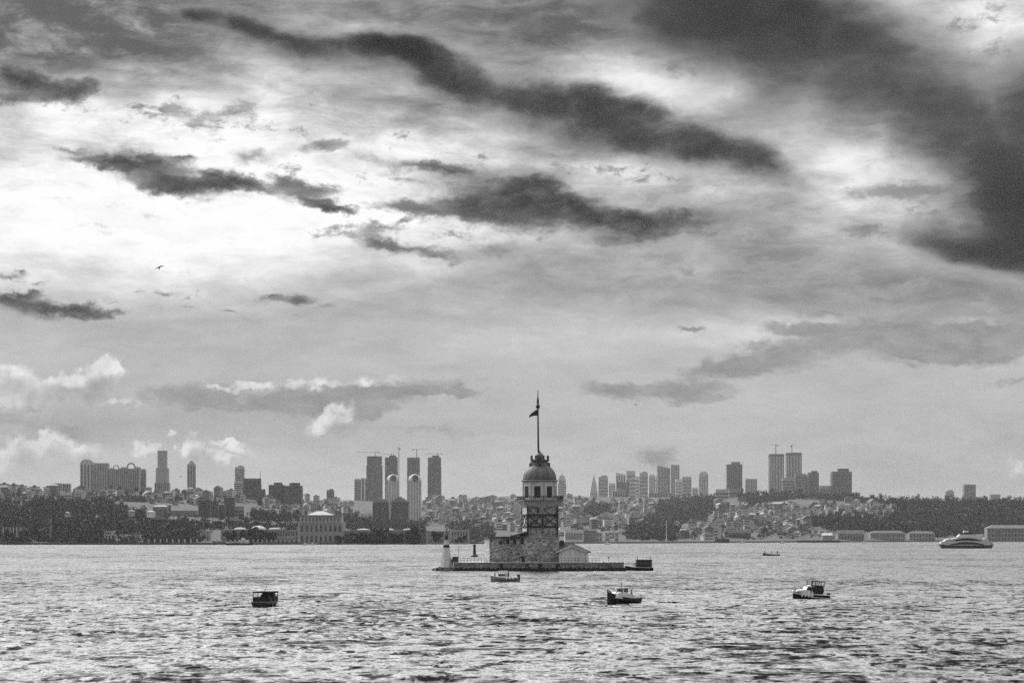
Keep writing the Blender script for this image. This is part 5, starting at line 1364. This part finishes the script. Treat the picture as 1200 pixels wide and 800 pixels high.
# 6: boat moored at the pontoon
t = thing('tour_boat', ((749 - 600) * 628 / F, 628, 0), 'dark cabined tour boat moored at the end of the islet pontoon', 'boat', None, R(180))
rg = hull(t, 7.4, 2.6, .75, M_BLACK, .55, 2.2, .9, M_WHITE)
b = MB(); b.box((-1.25, 0, 1.75), (4.1, 2.3, 2.0)); b.build('cabin', M_CLOTH, t)
for k in range(5):
    b = MB(); b.box((-2.9 + k * .82, 0, 2.0), (.6, 2.36, .9)); b.build('cabin_window', M_GLASS, t)
b = MB(); b.box((-1.25, 0, 2.80), (4.5, 2.6, .12)); b.build('cabin_roof', M_BLACK, t)
b = MB(); b.box((1.2, 0, 1.55), (.8, 1.7, 1.1), 0, 0, .85); b.build('wheelhouse', M_WHITE, t)
b = MB(); b.box((1.3, 0, 1.75), (.75, 1.5, .4)); b.build('wheelhouse_window', M_GLASS, t)
for x in (-2.9, .5):
    b = MB(); b.tube((x, 0, 2.85), (x, 0, 3.8), .11, .07, 6); b.build('roof_light', M_IRON, t)

# pontoon at the quay
t = thing('landing_pontoon', (TX + tx(717), TY - 12, 0), 'dark landing pontoon with panel fence and gangway between the quay and the tour boat', 'pontoon')
w = 22 * S_
b = MB(); b.span(-w / 2 + .2, w / 2 + .6, -3.2, 1.0, -.4, .85); b.build('float', M_BLACK, t)
b = MB(); b.span(-w / 2 + .3, w / 2 + .5, -3.1, .9, .853, .97); b.build('deck', M_WOOD, t)
for k in range(4):
    b = MB(); b.span(-w / 2 + 1.3 + k * .95, -w / 2 + 2.1 + k * .95, -3.0, -2.9, 1.0, 2.3); b.build('fence_panel', mat('panel_paint', .22, .6) if k == 0 else bpy.data.materials['panel_paint'], t)
b = MB(); b.slab([(-w / 2 - .6, 2.2), (-w / 2 + 1.8, .98), (-w / 2 + 2.1, .98), (-w / 2 - .3, 2.45)], -3.35, -3.1); b.build('gangway', M_IRON, t)
for k in range(5):
    b = MB(); b.tube((-w / 2 + .5 + k * 1.08, -3.0, .97), (-w / 2 + .5 + k * 1.08, -3.0, 2.45), .05, n=5); b.build('post', M_IRON, t)
b = MB(); b.tube((-w / 2 + 1.1, -2.5, .97), (-w / 2 + 1.1, -2.5, 3.4), .05, n=5); b.lathe([(.16, 3.3), (.24, 3.5), (.1, 3.75)], (-w / 2 + 1.1, -2.5, 0), n=8); b.build('lamp_post', M_IRON, t)

# ferries
M_FERRY = mat('ferry_paint', 0.58, 0.5, 0, .12, .6)
def big_ferry():
    Y = shore_y(642.2); s = Y / F
    t = thing('car_ferry', ((1132 - 600) * s, Y, 0), 'big white double ended ferry with two dark curved window bands off the wooded hill', 'ferry')
    L = 62 * s
    def arc(zl, zr, top, n=18): return [(-L * .45 + L * .90 * i / n, zl + (top - zl) * math.sin(math.pi * i / n) ** .8) for i in range(n + 1)]
    b = MB()
    b.slab([(-L * .5, 3.4), (-L * .46, .6), (-L * .40, -1), (L * .40, -1), (L * .47, .6), (L * .5, 3.2), (L * .40, 2.4), (-L * .40, 2.4)], -5.5, 5.5); b.build('hull', M_BLACK, t)
    b = MB(); b.slab([(-L * .45, 2.3)] + [(L * .45, 2.3)] + arc(5.0, 5.0, 8.7)[::-1], -5.2, 5.2); b.build('superstructure', M_FERRY, t)
    for z0, h_, hw, nm in ((2.45, 2.35, .34, 'deck_window'), (5.35, 2.3, .28, 'saloon_window')):
        n = 14; pts = [(-L * hw, z0)] + [(L * hw, z0)]
        top = [(L * hw - 2 * L * hw * i / n, z0 + .15 + h_ * math.sin(math.pi * i / n) ** .8) for i in range(n + 1)]
        base_ = [(-L * hw + 2 * L * hw * i / n, z0 + .55 * math.sin(math.pi * i / n)) for i in range(n + 1)]
        b = MB(); b.slab(base_ + top[1:-1], -5.26, 5.26); b.build(nm, M_DARK, t)
    for sg in (-1, 1):
        b = MB(); b.slab([(sg * L * .30, 2.4), (sg * L * .49, 3.0), (sg * L * .485, 5.0), (sg * L * .42, 5.4), (sg * L * .40, 6.6), (sg * L * .33, 7.4), (sg * L * .30, 6.5)], -5.0, 5.0); b.build('end_ramp', M_PLASTER, t)
        b = MB(); b.box((sg * L * .435, 0, 4.0), (L * .03, 10.1, 1.9)); b.build('ramp_window', M_DARK, t)
    b = MB(); b.slab([(-4.6, 10.6), (4.4, 10.6), (4.9, 12.0), (-5.0, 12.0)], -3.2, 3.2); b.build('bridge', M_DARK, t)
    b = MB(); b.slab([(-2.2, 12.0), (2.0, 12.0), (1.4, 13.4), (-1.4, 13.4)], -1.6, 1.6); b.build('bridge_roof', M_WHITE, t)
    b = MB(); b.slab([(-7, 8.6), (7, 8.6), (5, 10.6), (-5, 10.6)], -3.6, 3.6); b.build('bridge_deck', M_FERRY, t)
    b = MB(); b.tube((0, 0, 13.4), (0, 0, 16.5), .25, .1, 6); b.tube((3.2, 0, 12), (3.2, 0, 14.2), .2, .1, 6); b.build('mast', M_IRON, t)
    b = MB(); b.tube((-L * .38, -4.5, 7.2), (-L * .38, -4.5, 8.4), .15, n=5); b.build('deck_post', M_IRON, t)
big_ferry()
Y = shore_y(638.4); s = Y / F
t = thing('passenger_ferry', ((280.5 - 600) * s, Y, 0), 'white passenger ferry with stepped decks lying before the domed palace wing', 'ferry')
L = 31 * s
b = MB(); b.loft(hull_rings(L, 6.5, 2.2, 1.0, 2.2, .85)); b.build('hull', M_BLACK, t)
b = MB(); b.span(-L * .48, L * .36, -3, 3, 2.05, 3.6); b.build('lower_deck', M_WHITE, t)
b = MB(); b.span(-L * .42, L * .3, -3.06, 3.06, 2.5, 3.1); b.build('window_band', M_GLASS, t)
b = MB(); b.span(-L * .02, L * .30, -2.6, 2.6, 3.6, 5.6); b.build('upper_deck', M_WHITE, t)
b = MB(); b.span(.6, L * .28, -2.66, 2.66, 4.3, 5.0); b.build('upper_window', M_GLASS, t)
b = MB(); b.span(L * .08, L * .2, -1.6, 1.6, 5.6, 7.6); b.build('wheelhouse', M_WHITE, t)
b = MB(); b.tube((L * .12, 0, 7.6), (L * .12, 0, 10.5), .3, .12, 6); b.build('mast', M_IRON, t)
b = MB(); b.tube((-L * .48, 0, 3.6), (-L * .48, 0, 6), .2, .1, 6); b.build('flag_staff', M_IRON, t)
for px, py, lab in ((358, 637.9, 'tiny white boat under the palace hall, first of two'), (367, 637.9, 'tiny white boat under the palace hall, second of two'), (870, 635.9, 'tiny pale boat moored below the hillside houses'), (917, 635.8, 'tiny pale boat moored just before the long dark pier'), (1013, 635.2, 'tiny white boat moored below the wooded hill'), (712, 636.9, 'tiny pale boat moored by the shore houses after the hotel')):
    t, s = boat_root('moored_boat', px, py + .5, lab, 'boat', 0.1, 'tiny boats along the far shore')
    b = MB(); b.loft(hull_rings(7.5, 2.4, 1.2, .9)); b.build('hull', M_WHITE, t)
    b = MB(); b.box((-.5, 0, 1.7), (2.6, 1.8, 1.2), 0, 0, .85); b.build('cabin', M_WHITE, t)

# ------------------------------------------------------------------ birds
def gull(px, py, Y, span_, roll, yaw, label):
    b = MB(); n = 7
    sec = []
    for i in range(2 * n + 1):
        u = (i - n) / n; a = abs(u)
        z = .30 * (1 - (a * 1.5 - .62) ** 2) * span_ * .28 if a > .05 else .14 * span_ * .28
        ch = .20 * span_ * (1 - .75 * a ** 1.6); sw = -.10 * span_ * a ** 2
        sec.append([(ch * .5 + sw, u * span_ / 2, z), (sw, u * span_ / 2, z + .012 * span_), (-ch * .5 + sw, u * span_ / 2, z - .004), (sw, u * span_ / 2, z - .006 * span_)])
    b.loft(sec)
    rg = []
    for x, r in ((.26, .005), (.22, .022), (.17, .032), (.10, .045), (0, .055), (-.12, .045), (-.22, .022), (-.30, .03), (-.34, .004)):
        rg.append([(x * span_, r * span_ * math.cos(q), r * span_ * .9 * math.sin(q) + .012 * span_) for q in np.linspace(0, 5.24, 6)])
    b.loft(rg)
    o = b.build('gull', M_CLOTH, None, True); o.location = at(px, py, Y); o.rotation_euler = (Matrix.Rotation(R(48), 3, 'X') @ Matrix.Rotation(yaw, 3, 'Z') @ Matrix.Rotation(roll, 3, 'X')).to_euler()
    return tag(o, label, 'bird')
gull(187.2, 313.5, 330, 1.6, R(-32), R(82), 'dark gull gliding alone high in the bright sky')
gull(745, 474, 420, .62, R(8), R(60), 'tiny distant gull in the grey sky beside the flagpole')
gull(212, 558, 420, .55, R(5), R(100), 'tiny distant gull low between two far skyscrapers')
